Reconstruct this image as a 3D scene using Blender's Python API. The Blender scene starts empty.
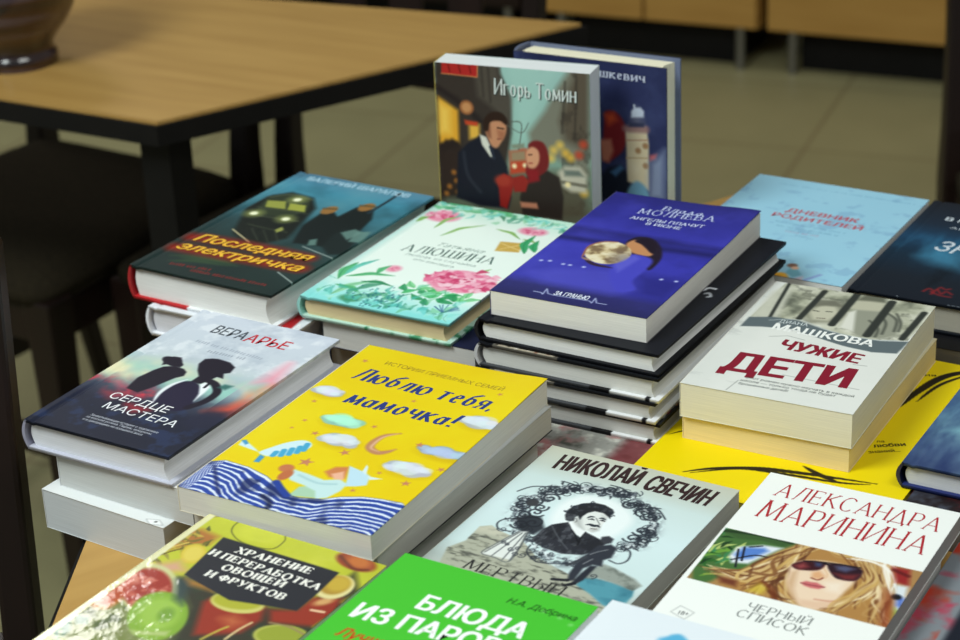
import bpy, math
import numpy as np

# ------------------------------------------------------------------ camera, light, exposure
C = bpy.context.scene.collection
scene = bpy.context.scene
TZ = 0.75                                            # table height; the books are laid out from the table top
cam = bpy.data.objects.new('camera', bpy.data.cameras.new('camera'))
C.objects.link(cam)
scene.camera = cam
PITCH, ROLL = math.radians(24.425842), math.radians(-2.588999)
cam.location = (0, 0, TZ + 0.683042)
_R = np.array([1.0, 0, 0]); _F = np.array([0, math.cos(PITCH), -math.sin(PITCH)]); _U = np.array([0, math.sin(PITCH), math.cos(PITCH)])
_c, _s = math.cos(ROLL), math.sin(ROLL)
_R, _U = _c*_R + _s*_U, -_s*_R + _c*_U
from mathutils import Matrix, Vector
cam.matrix_world = Matrix(((_R[0], _U[0], -_F[0], 0), (_R[1], _U[1], -_F[1], 0), (_R[2], _U[2], -_F[2], TZ + 0.683042), (0, 0, 0, 1)))
cam.data.sensor_width = 36.0
cam.data.lens = 36.0*2078.1/960
cam.data.clip_start = 0.05
cam.data.dof.use_dof = True
cam.data.dof.focus_distance = 1.36
cam.data.dof.aperture_fstop = 9.5

world = bpy.data.worlds.new('world'); scene.world = world
world.use_nodes = True
world.node_tree.nodes['Background'].inputs[0].default_value = (0.95, 1.0, 0.985, 1)
world.node_tree.nodes['Background'].inputs[1].default_value = 0.23

def area(name, loc, target, sx, sy, power, col):
    l = bpy.data.lights.new(name, 'AREA'); l.shape = 'RECTANGLE'; l.size = sx; l.size_y = sy
    l.energy = power; l.color = col
    o = bpy.data.objects.new(name, l); C.objects.link(o)
    o.location = loc
    o.rotation_euler = (Vector(target) - Vector(loc)).to_track_quat('-Z', 'Y').to_euler()
    return o
area('window_light', (-1.35, 0.55, 2.75), (0.0, 1.2, 0.75), 0.9, 0.9, 50, (0.92, 1.0, 0.985))
area('ceiling_lamp_or_fill_light', (-1.15, 3.95, 2.65), (-1.15, 3.95, 0.0), 0.6, 0.6, 15, (1.0, 0.97, 0.9))
area('ceiling_lamp_or_fill_light', (0.8, 0.2, 2.9), (0.2, 1.1, 0.75), 1.2, 0.5, 16, (0.97, 1.0, 0.96))  # fill added from the right to lift the fore-edges, not a known lamp

scene.view_settings.view_transform = 'Standard'
scene.view_settings.look = 'None'
scene.view_settings.exposure = 0.0
scene.view_settings.gamma = 1.0
scene.view_settings.use_curve_mapping = False

# ------------------------------------------------------------------ small helpers
def lin(c):
    c = np.asarray(c, float)
    return np.where(c <= 0.04045, c/12.92, ((c + 0.055)/1.055)**2.4)
def rgb(*c):
    return tuple(v/255 for v in c)
def lin4(c):
    return tuple(float(v) for v in lin(c)) + (1.0,)

def node_mat(name, col=(0.5, 0.5, 0.5), rough=0.5, coat=0.0, spec=0.5):
    m = bpy.data.materials.new(name); m.use_nodes = True
    b = m.node_tree.nodes['Principled BSDF']
    b.inputs['Base Color'].default_value = lin4(col)
    b.inputs['Roughness'].default_value = rough
    b.inputs['Coat Weight'].default_value = coat
    b.inputs['Coat Roughness'].default_value = 0.06
    b.inputs['Specular IOR Level'].default_value = spec
    return m
def N(m, kind, **kw):
    n = m.node_tree.nodes.new(kind)
    for k, v in kw.items():
        setattr(n, k, v)
    return n
def L(m, a, b):
    m.node_tree.links.new(a, b)
def bsdf(m):
    return m.node_tree.nodes['Principled BSDF']

def mottled(name, c1, c2, scale, rough=0.5, coat=0.0, stretch=(1, 1, 1), bump=0.0, spec=0.5, coords='Object'):
    """two tones mixed by stretched noise, with an optional bump"""
    m = node_mat(name, c1, rough, coat, spec)
    tc = N(m, 'ShaderNodeTexCoord'); mp = N(m, 'ShaderNodeMapping'); mp.inputs['Scale'].default_value = stretch
    nz = N(m, 'ShaderNodeTexNoise'); nz.inputs['Scale'].default_value = scale; nz.inputs['Detail'].default_value = 5
    rp = N(m, 'ShaderNodeValToRGB'); rp.color_ramp.elements[0].position = 0.3; rp.color_ramp.elements[1].position = 0.7
    rp.color_ramp.elements[0].color = lin4(c1); rp.color_ramp.elements[1].color = lin4(c2)
    L(m, tc.outputs[coords], mp.inputs[0]); L(m, mp.outputs[0], nz.inputs['Vector']); L(m, nz.outputs['Fac'], rp.inputs[0])
    L(m, rp.outputs[0], bsdf(m).inputs['Base Color'])
    if bump:
        bp = N(m, 'ShaderNodeBump'); bp.inputs['Strength'].default_value = bump; bp.inputs['Distance'].default_value = 0.001
        L(m, nz.outputs['Fac'], bp.inputs['Height']); L(m, bp.outputs[0], bsdf(m).inputs['Normal'])
    return m

_pages = {}
def pages(col):
    """edges of the leaves: fine lines that run along the block"""
    if col not in _pages:
        d = tuple(v*0.94 for v in col)
        _pages[col] = mottled('leaf_edges', d, col, 60, 0.75, stretch=(0.4, 0.4, 30), bump=0.12, spec=0.2)
    return _pages[col]
_card = {}
def card(col, rough=0.35):
    if (col, rough) not in _card:
        _card[(col, rough)] = mottled('cover_card', col, tuple(min(1, v*1.05 + 0.005) for v in col), 30, rough)
    return _card[(col, rough)]

_print = {}
def print_mat(gloss):
    """printed cover: colours come from the printed artwork stored on the mesh"""
    if gloss not in _print:
        rough, coat, wave = gloss
        m = node_mat('printed_cover', (1, 1, 1), rough, coat, 0.12)
        a = N(m, 'ShaderNodeVertexColor', layer_name='print')
        L(m, a.outputs['Color'], bsdf(m).inputs['Base Color'])
        if wave:
            tc = N(m, 'ShaderNodeTexCoord'); nz = N(m, 'ShaderNodeTexNoise'); nz.inputs['Scale'].default_value = 80; nz.inputs['Detail'].default_value = 4
            bp = N(m, 'ShaderNodeBump'); bp.inputs['Strength'].default_value = wave; bp.inputs['Distance'].default_value = 0.002
            L(m, tc.outputs['Object'], nz.inputs['Vector']); L(m, nz.outputs['Fac'], bp.inputs['Height']); L(m, bp.outputs[0], bsdf(m).inputs['Coat Normal'])
        _print[gloss] = m
    return _print[gloss]

def link(name, me, mat=None, parent=None, smooth=False):
    o = bpy.data.objects.new(name, me); C.objects.link(o)
    for m in (mat if isinstance(mat, (list, tuple)) else [mat]):
        if m: me.materials.append(m)
    if parent: o.parent = parent
    if smooth: me.polygons.foreach_set('use_smooth', [True]*len(me.polygons))
    return o
def mesh(verts, faces):
    me = bpy.data.meshes.new('mesh'); me.from_pydata([tuple(map(float, v)) for v in verts], [], [tuple(map(int, f)) for f in faces]); me.update()
    return me
def extrude_y(prof, y0, y1):
    """closed (x,z) outline swept along y"""
    n = len(prof)
    v = [(x, y0, z) for x, z in prof] + [(x, y1, z) for x, z in prof]
    f = [(i, (i+1) % n, n + (i+1) % n, n + i) for i in range(n)] + [tuple(range(n-1, -1, -1)), tuple(range(n, 2*n))]
    return v, f
def merge(*parts):
    V, F = [], []
    for v, f in parts:
        b = len(V); V += list(v); F += [tuple(i + b for i in q) for q in f]
    return V, F
def boxv(x0, y0, z0, x1, y1, z1):
    v = [(x0,y0,z0),(x1,y0,z0),(x1,y1,z0),(x0,y1,z0),(x0,y0,z1),(x1,y0,z1),(x1,y1,z1),(x0,y1,z1)]
    return v, [(3,2,1,0),(4,5,6,7),(0,1,5,4),(1,2,6,5),(2,3,7,6),(3,0,4,7)]
def bevel(o, w, seg=2):
    b = o.modifiers.new('bevel', 'BEVEL'); b.width = w; b.segments = seg; b.limit_method = 'ANGLE'
def tag(o, label, cat, group=None):
    o['label'] = label; o['category'] = cat
    if group: o['group'] = group
    return o
def empty(name, loc, label, cat, group=None, rz=0.0):
    o = bpy.data.objects.new(name, None); C.objects.link(o); o.empty_display_size = 0.02
    o.location = loc; o.rotation_euler = (0, 0, rz)
    return tag(o, label, cat, group)

# ------------------------------------------------------------------ artwork: a printed sheet is a fine grid of coloured points plus lettering
def vnoise(x, y, seed):
    xi = np.floor(x).astype(np.int64); yi = np.floor(y).astype(np.int64); fx = x - xi; fy = y - yi
    fx = fx*fx*(3 - 2*fx); fy = fy*fy*(3 - 2*fy)
    def h(a, b):
        n = (a*374761393 + b*668265263 + seed*1442695041) & 0x7fffffff
        n = ((n ^ (n >> 13))*1274126177) & 0x7fffffff
        n = n ^ (n >> 16)
        return (n & 0xffff)/65535.0
    return (h(xi, yi)*(1-fx) + h(xi+1, yi)*fx)*(1-fy) + (h(xi, yi+1)*(1-fx) + h(xi+1, yi+1)*fx)*fy
def spline(p, closed=False, k=8):
    p = np.asarray(p, float); n = len(p)
    if n < 3: return p
    out = []
    for i in range(n if closed else n-1):
        if closed: a, b, c, d = p[(i-1) % n], p[i], p[(i+1) % n], p[(i+2) % n]
        else: a, b, c, d = p[max(i-1, 0)], p[i], p[i+1], p[min(i+2, n-1)]
        for t in np.arange(k)/k:
            out.append(0.5*(2*b + (c-a)*t + (2*a-5*b+4*c-d)*t*t + (3*b-a-3*c+d)*t**3))
    if not closed: out.append(p[-1])
    return np.array(out)
def rnd(n, seed, lo=0.0, hi=1.0):
    return np.random.RandomState(seed).uniform(lo, hi, n)

class Sheet:
    def __init__(s, w, h, step=0.7):
        s.w, s.h = w, h
        s.nx = max(2, int(w/step) + 1); s.ny = max(2, int(h/step) + 1)
        X, Y = np.meshgrid(np.linspace(0, w, s.nx), np.linspace(0, h, s.ny))
        s.X, s.Y = X.ravel(), Y.ravel(); s.col = np.ones((len(s.X), 3)); s.tv, s.tf, s.tc = [], [], []; s.lay = 0
        s.step = step
    def fill(s, c): s.col[:] = c
    def mix(s, m, c):
        m = np.clip(m, 0, 1)[:, None]; s.col = s.col*(1-m) + np.asarray(c, float)*m
    def grad(s, stops, horiz=False, mask=None):
        t = s.X/s.w if horiz else s.Y/s.h; ps = [q[0] for q in stops]
        c = np.stack([np.interp(t, ps, [q[1][k] for q in stops]) for k in range(3)], -1)
        if mask is None: s.col = c
        else: s.mix(mask, c)
    def noise(s, size, seed=1, octv=4, sx=1, sy=1):
        a = np.zeros(len(s.X)); k = 1; tot = 0
        for o in range(octv):
            a += vnoise(s.X*sx/size*2**o, s.Y*sy/size*2**o, seed+o)*k; tot += k; k *= 0.55
        return a/tot
    def sd(s, pts):
        """signed distance to a polygon, negative inside, with the box it was evaluated in"""
        p = np.asarray(pts, float)
        d = np.full(len(s.X), 1e9); ins = np.zeros(len(s.X), bool); x, y = s.X, s.Y
        for i in range(len(p)):
            (ax, ay), (bx, by) = p[i], p[(i+1) % len(p)]
            ex, ey = bx-ax, by-ay; L2 = ex*ex + ey*ey + 1e-12
            t = np.clip(((x-ax)*ex + (y-ay)*ey)/L2, 0, 1)
            d = np.minimum(d, (x-ax-t*ex)**2 + (y-ay-t*ey)**2)
            c = ((ay > y) != (by > y)) & (x < (bx-ax)*(y-ay)/((by-ay) if by != ay else 1e-12) + ax)
            ins ^= c
        d = np.sqrt(d); return np.where(ins, -d, d)
    def poly(s, pts, c, soft=0.5, a=1.0, sm=False, mask=None):
        if sm: pts = spline(pts, True, 6)
        m = np.clip(0.5 - s.sd(pts)/(2*soft), 0, 1)*a
        if mask is not None: m = m*mask
        s.mix(m, c); return m
    def ell(s, q, c, soft=0.5, a=1.0, mask=None):
        """q: centre and the ends of two half axes"""
        m = s.emask(q, soft)*a
        if mask is not None: m = m*mask
        s.mix(m, c); return m
    def emask(s, q, soft=0.5):
        (cx, cy), p, r = q; M = np.array([[p[0]-cx, r[0]-cx], [p[1]-cy, r[1]-cy]]); iv = np.linalg.inv(M)
        a = iv[0, 0]*(s.X-cx) + iv[0, 1]*(s.Y-cy); b = iv[1, 0]*(s.X-cx) + iv[1, 1]*(s.Y-cy)
        rad = np.sqrt(abs(np.linalg.det(M))); return np.clip(0.5 - (np.sqrt(a*a + b*b) - 1)*rad/(2*soft), 0, 1)
    def disc(s, p, r, c, soft=0.5, a=1.0, ry=None):
        ry = ry or r
        return s.ell([p, (p[0]+r, p[1]), (p[0], p[1]+ry)], c, soft, a)
    def line(s, pts, w, c, soft=0.35, a=1.0, sm=True, taper=False, mask=None):
        p = spline(pts, False, 6) if sm and len(pts) > 2 else np.asarray(pts, float)
        w = max(w, s.step*0.8)
        lo = p.min(0) - w - 2*soft - 1; hi = p.max(0) + w + 2*soft + 1
        k = np.where((s.X > lo[0]) & (s.X < hi[0]) & (s.Y > lo[1]) & (s.Y < hi[1]))[0]
        if not len(k): return
        x, y = s.X[k], s.Y[k]; best = np.full(len(k), 1e9); n = len(p)-1
        for i in range(n):
            (ax, ay), (bx, by) = p[i], p[i+1]; ex, ey = bx-ax, by-ay; L2 = ex*ex + ey*ey + 1e-12
            t = np.clip(((x-ax)*ex + (y-ay)*ey)/L2, 0, 1); d = np.hypot(x-ax-t*ex, y-ay-t*ey)
            hw = w/2*(np.sin(math.pi*np.clip((i + t)/n, 0.04, 0.96))**0.7 if taper else 1)
            best = np.minimum(best, d - hw)
        m = np.clip(0.5 - best/(2*soft), 0, 1)*a
        if mask is not None: m = m*mask[k]
        m = m[:, None]; s.col[k] = s.col[k]*(1-m) + np.asarray(c, float)*m
    def leaf(s, a, b, w, c, c2=None, bend=0.12, alpha=1.0):
        a = np.asarray(a, float); b = np.asarray(b, float); d = b-a; n = np.array([-d[1], d[0]])
        mid = (a+b)/2 + n*bend; nn = n/(np.hypot(*n) + 1e-9)*w/2
        pts = spline([a, (a+mid)/2 + nn*0.8, mid + nn, (mid+b)/2 + nn*0.6, b, (mid+b)/2 - nn*0.6, mid - nn, (a+mid)/2 - nn*0.8], True, 4)
        lo = pts.min(0) - 2; hi = pts.max(0) + 2
        k = np.where((s.X > lo[0]) & (s.X < hi[0]) & (s.Y > lo[1]) & (s.Y < hi[1]))[0]
        if len(k) == 0: return
        X, Y = s.X, s.Y; s.X, s.Y = X[k], Y[k]; m = np.clip(0.5 - s.sd(pts)/0.9, 0, 1)*alpha; s.X, s.Y = X, Y
        s.col[k] = s.col[k]*(1-m[:, None]) + np.asarray(c, float)*m[:, None]
        if c2 is not None: s.line([a, mid, b], 0.5, c2, a=alpha*0.8)
    # ---- lettering
    def add(s, V, F, c, dz=0.0):
        b = sum(len(v) for v in s.tv); s.lay += 1
        s.tv.append(np.column_stack([V[:, :2], 0.03 + (V[:, 2] if V.shape[1] > 2 else 0)])); s.tf += [tuple(i+b for i in f) for f in F]
        s.tc.append(np.tile(np.asarray(c, float), (len(V), 1)) if np.ndim(c) == 1 else c)
    def text(s, txt, p0, p1, h, c, font='sans', bold=0.0, slant=0.0, thin=0.04, thick=0.14, serif=0.1, over=False, off=(0, 0)):
        """lettering that runs from p0 to p1 with capitals h tall"""
        V, F = (sans(txt) if font == 'sans' else serif_text(txt, thin, thick, serif))
        W0, W1 = V[:, 0].min(), V[:, 0].max()
        p0 = np.asarray(p0, float) + off; p1 = np.asarray(p1, float) + off; d = p1-p0; ln = np.hypot(*d); d = d/ln; n = np.array([-d[1], d[0]])
        t = (V[:, 0]-W0)/(W1-W0)*ln; yy = V[:, 1]*h; t = t + yy*slant
        Q0 = p0 + t[:, None]*d + yy[:, None]*n
        r = bold*h*0.8                            # heavier weights are printed with a spread outline
        for k, (ox, oy) in enumerate(((0, 0),) if not bold else ((r, r*.5), (-r, r*.5), (r, -r*.5), (-r, -r*.5), (0, 0))):
            Q = np.column_stack([Q0 + ox*d + oy*n, V[:, 2] + k*.013 + (.12 if over else 0)])
            ins = (Q[:, 0] > 0.2) & (Q[:, 0] < s.w-0.2) & (Q[:, 1] > 0.2) & (Q[:, 1] < s.h-0.2)
            G_ = [f for f in F if all(ins[i] for i in f)]
            if G_: s.add(Q, G_, c)
    def scrib(s, p0, p1, h, c, seed=1, a=0.8):
        """a line of print too small to read: a row of word-long strokes"""
        p0 = np.asarray(p0, float); p1 = np.asarray(p1, float); ln = np.hypot(*(p1-p0)); d = (p1-p0)/ln; t = 0; r = np.random.RandomState(seed)
        n = np.array([-d[1], d[0]])
        while t < ln:
            e = min(ln, t + h*r.uniform(1.5, 5)); x = t
            while x < e:
                q = p0 + d*x; s.line([q, q + n*h*r.uniform(.6, 1)], h*0.32, c, 0.25, a, sm=False); x += h*0.75
            t = e + h*0.9

_sans = {}
def sans(txt):
    """plain lettering: outlines of the built-in font, each outline filled by itself"""
    if txt in _sans: return _sans[txt]
    cu = bpy.data.curves.new('lettering', 'FONT'); cu.body = txt; cu.resolution_u = 4; cu.fill_mode = 'NONE'
    o = bpy.data.objects.new('lettering', cu); C.objects.link(o)
    me = o.to_mesh(); P_ = [v.co.copy() for v in me.vertices]; nb = {}
    for e in me.edges:
        i, j = e.vertices; nb.setdefault(i, []).append(j); nb.setdefault(j, []).append(i)
    o.to_mesh_clear(); bpy.data.objects.remove(o); bpy.data.curves.remove(cu)
    loops, seen = [], set()
    for i in sorted(nb):
        if i in seen: continue
        lp = [i]; seen.add(i)
        while True:
            nx = [j for j in nb[lp[-1]] if j not in seen]
            if not nx: break
            lp.append(nx[0]); seen.add(nx[0])
        if len(lp) > 2: loops.append(np.array([P_[k][:2] for k in lp]))
    ar = [0.5*float(np.sum(q[:, 0]*np.roll(q[:, 1], -1) - np.roll(q[:, 0], -1)*q[:, 1])) for q in loops]
    sg = math.copysign(1, ar[int(np.argmax(np.abs(ar)))])
    # edges carry no direction, so an outline is a hole when it lies wholly inside another one
    def inside(pt, q):
        c = False
        for k in range(len(q)):
            (ax, ay), (bx, by) = q[k], q[(k+1) % len(q)]
            if (ay > pt[1]) != (by > pt[1]) and pt[0] < (bx-ax)*(pt[1]-ay)/(by-ay) + ax: c = not c
        return c
    loops = [q[[k for k in range(len(q)) if np.hypot(*(q[k]-q[k-1])) > 1e-5]] for q in loops]
    hole_of = {}
    for i, q in enumerate(loops):
        for j, r in enumerate(loops):
            if i != j and abs(ar[j]) > abs(ar[i]) and all(inside(pt, r) for pt in q): hole_of[i] = j
    V, F = [], []
    for i, q in enumerate(loops):
        if i in hole_of: continue
        rings = [q] + [loops[k] for k, j in hole_of.items() if j == i]
        tri = __import__('mathutils').geometry.tessellate_polygon([[Vector((x, y, 0)) for x, y in r] for r in rings])
        b = len(V); V += [(x/.729, y/.729, (i % 3)*0.004) for r in rings for x, y in r]
        W2 = np.array(V)[:, :2]
        for t in tri:                             # slivers without area are dropped
            p_, q_, r_ = (W2[b+k] for k in t)
            if abs((q_-p_)[0]*(r_-p_)[1] - (q_-p_)[1]*(r_-p_)[0]) > 2e-6: F.append(tuple(b+k for k in t))
    _sans[txt] = (np.array(V), F)
    return _sans[txt]

# a pen-drawn serif alphabet: every letter is a few strokes, widths follow the pen
def arc(cx, cy, rx, ry, a0, a1, n=14):
    return [(cx + rx*math.cos(math.radians(a0 + (a1-a0)*i/n)), cy + ry*math.sin(math.radians(a0 + (a1-a0)*i/n))) for i in range(n+1)]
def _bowl(x0, y0, x1, y1):
    r = (y1-y0)/2; return [(x0, y1)] + arc(x1-r*0.9, (y0+y1)/2, r*0.9, r, 90, -90, 10) + [(x0, y0)]
G = {
 'А': (.82, [[(0,0),(.41,1)], [(.41,1),(.82,0)], [(.15,.33),(.67,.33)]]),
 'Б': (.62, [[(0,0),(0,1)], [(0,1),(.55,1)], _bowl(0, 0, .62, .56)]),
 'В': (.64, [[(0,0),(0,1)], _bowl(0, .53, .56, 1), _bowl(0, 0, .64, .53)]),
 'Г': (.56, [[(0,0),(0,1)], [(0,1),(.56,1)]]),
 'Д': (.86, [[(.06,0),(.43,1)], [(.43,1),(.80,0)], [(-.02,0),(.88,0)], [(0,0),(0,-.16)], [(.86,0),(.86,-.16)]]),
 'Е': (.58, [[(0,0),(0,1)], [(0,1),(.56,1)], [(0,.52),(.46,.52)], [(0,0),(.58,0)]]),
 'Ж': (1.0, [[(.5,0),(.5,1)], [(0,1),(.46,.52)], [(1,1),(.54,.52)], [(.46,.52),(0,0)], [(.54,.52),(1,0)]]),
 'З': (.58, [arc(.26,.76,.26,.24,150,-90,12) + arc(.27,.26,.31,.26,90,-150,12)]),
 'И': (.74, [[(0,0),(0,1)], [(.74,0),(.74,1)], [(0,0),(.74,1)]]),
 'К': (.68, [[(0,0),(0,1)], [(.62,1),(.02,.5)], [(.16,.6),(.7,0)]]),
 'Л': (.78, [[(0,0),(.1,.03),(.22,.5),(.34,1)], [(.34,1),(.74,1)], [(.74,1),(.74,0)]]),
 'М': (.98, [[(0,0),(.1,1)], [(.1,1),(.49,.08)], [(.49,.08),(.88,1)], [(.88,1),(.98,0)]]),
 'Н': (.74, [[(0,0),(0,1)], [(.74,0),(.74,1)], [(0,.52),(.74,.52)]]),
 'О': (.86, [arc(.43,.5,.43,.52,100,460,28)]),
 'П': (.74, [[(0,0),(0,1)], [(.74,0),(.74,1)], [(0,1),(.74,1)]]),
 'Р': (.6, [[(0,0),(0,1)], _bowl(0, .45, .6, 1)]),
 'С': (.76, [arc(.42,.5,.42,.52,42,318,24)]),
 'Т': (.74, [[(.37,0),(.37,1)], [(0,1),(.74,1)]]),
 'У': (.74, [[(0,1),(.39,.32)], [(.74,1),(.3,.06),(.2,0),(.1,.04)]]),
 'Ф': (.92, [[(.46,-.04),(.46,1.04)], arc(.46,.53,.44,.32,100,460,26)]),
 'Х': (.74, [[(0,1),(.74,0)], [(.74,1),(0,0)]]),
 'Ц': (.78, [[(0,0),(0,1)], [(.7,0),(.7,1)], [(0,0),(.8,0)], [(.8,0),(.8,-.16)]]),
 'Ч': (.66, [[(.66,0),(.66,1)], [(0,1),(0,.66),(.1,.48),(.3,.43),(.66,.52)]]),
 'Ш': (1.06, [[(0,0),(0,1)], [(.53,0),(.53,1)], [(1.06,0),(1.06,1)], [(0,0),(1.06,0)]]),
 'Щ': (1.1, [[(0,0),(0,1)], [(.51,0),(.51,1)], [(1.02,0),(1.02,1)], [(0,0),(1.12,0)], [(1.12,0),(1.12,-.16)]]),
 'Ы': (.86, [[(0,0),(0,1)], _bowl(0, 0, .56, .55), [(.84,0),(.84,1)]]),
 'Ь': (.6, [[(0,0),(0,1)], _bowl(0, 0, .6, .55)]),
 'Ю': (1.1, [[(0,0),(0,1)], [(0,.52),(.32,.52)], arc(.71,.5,.39,.52,100,460,26)]),
 'Я': (.64, [[(.64,0),(.64,1)], [(.64,1)] + arc(.26,.735,.24,.265,90,270,10) + [(.64,.47)], [(.34,.47),(0,0)]]),
 'а': (.5, [arc(.22,.3,.22,.3,60,420,20), [(.46,.66),(.44,.1),(.54,.02)]]),
 'б': (.5, [arc(.24,.3,.23,.3,90,450,20), [(.02,.35),(.06,.75),(.25,.88),(.46,1.0)]]),
 'е': (.46, [[(.04,.36),(.4,.42)] + arc(.24,.42,.18,.24,10,180,8) + arc(.24,.3,.22,.3,160,320,10)]),
 'р': (.5, [[(.06,-.28),(.06,.66)], arc(.26,.33,.22,.33,170,-170,20)]),
 'у': (.5, [[(0,.66),(.25,.1)], [(.5,.66),(.2,-.2),(.06,-.28)]]),
 'о': (.52, [arc(.25,.33,.24,.34,100,460,22)]),
 'с': (.44, [arc(.24,.33,.23,.34,45,315,16)]),
 '!': (.12, [[(.06,.3),(.1,1)], [(.05,0),(.06,.1)]]),
 ',': (.12, [[(.08,.08),(.0,-.14)]]), '.': (.12, [[(.04,0),(.05,.1)]]),
}
for _k, _b in (('Й', 'И'), ('Ё', 'Е')):
    G[_k] = (G[_b][0], G[_b][1] + ([[(.2,1.26),(.28,1.14),(.46,1.14),(.54,1.26)]] if _k == 'Й' else [[(.1,1.2),(.2,1.2)], [(.36,1.2),(.46,1.2)]]))
for _k in 'бвгджзийклмнптфхцчшщыьэюя':
    if _k not in G and _k.upper() in G:
        w, st = G[_k.upper()]; G[_k] = (w*0.74, [[(x*0.74, y*0.68) for x, y in q] for q in st])
def serif_text(txt, thin, thick, serif):
    V, F = [], []; x = 0.0
    zc = [0]
    def nz_(): zc[0] = (zc[0] + 1) % 5; return zc[0]*0.016
    def quad(*q):
        z = nz_(); b = len(V); V.extend([(x_, y_, z) for x_, y_ in q]); F.append((b, b+1, b+2, b+3))
    for ch in txt:
        if ch == ' ' or ch not in G: x += 0.42; continue
        w, strokes = G[ch]
        for q in strokes:
            n = len(q); L_, R_ = [], []
            for i, (px, py) in enumerate(q):
                a = q[max(i-1, 0)]; b = q[min(i+1, n-1)]; dx, dy = b[0]-a[0], b[1]-a[1]; ln = math.hypot(dx, dy) + 1e-9
                if dy < 0: ang = math.degrees(math.atan2(-dy, -dx))
                else: ang = math.degrees(math.atan2(dy, dx))
                f = abs(dy/ln)**1.3*(1 - 0.9*math.exp(-((ang-58)/15)**2))
                hw = (thin + (thick-thin)*f)/2; nx, ny = -dy/ln*hw, dx/ln*hw
                L_.append((x+px+nx, py+ny)); R_.append((x+px-nx, py-ny))
            z = nz_(); b0 = len(V); V.extend([(x_, y_, z) for x_, y_ in L_ + R_])
            F.extend([(b0+i, b0+i+1, b0+n+i+1, b0+n+i) for i in range(n-1)])
            if serif:
                for e, o in ((0, 1), (-1, -2)):
                    ex, ey = q[e]; oy = abs(q[o][1]-ey); ox = abs(q[o][0]-ex)
                    if n > 4 and not (len(q) < 9): continue
                    touch = any(math.hypot(ex-u[0], ey-u[1]) < 0.06 for r in strokes if r is not q for u in r)
                    if oy > ox*0.5:
                        if abs(ey) < 0.02 or abs(ey-1) < 0.02 or abs(ey-.68) < 0.02:
                            if touch and not ('ИНПДЕБВРГКЫЬЮШЩЦЙЛМ'.find(ch.upper()) >= 0): continue
                            hs = serif + thick*0.3; t = thin*0.5
                            quad((x+ex-hs, ey-t), (x+ex+hs, ey-t), (x+ex+hs, ey+t), (x+ex-hs, ey+t))
                    elif not touch and ox > oy*2 and 'ЕГТБеГЗ'.find(ch.upper()) >= 0:
                        hs = serif*1.1; t = thin*0.6; s_ = -1 if ey > .7 else (1 if ey < .3 else 0)
                        y0, y1 = (ey-hs*1.6, ey) if s_ < 0 else ((ey, ey+hs*1.6) if s_ > 0 else (ey-hs*.8, ey+hs*.8))
                        quad((x+ex-t, y0), (x+ex+t, y0), (x+ex+t, y1), (x+ex-t, y1))
        x += w + 0.16 + thick*0.7 + serif*0.9
    return np.array(V, float), F

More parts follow.
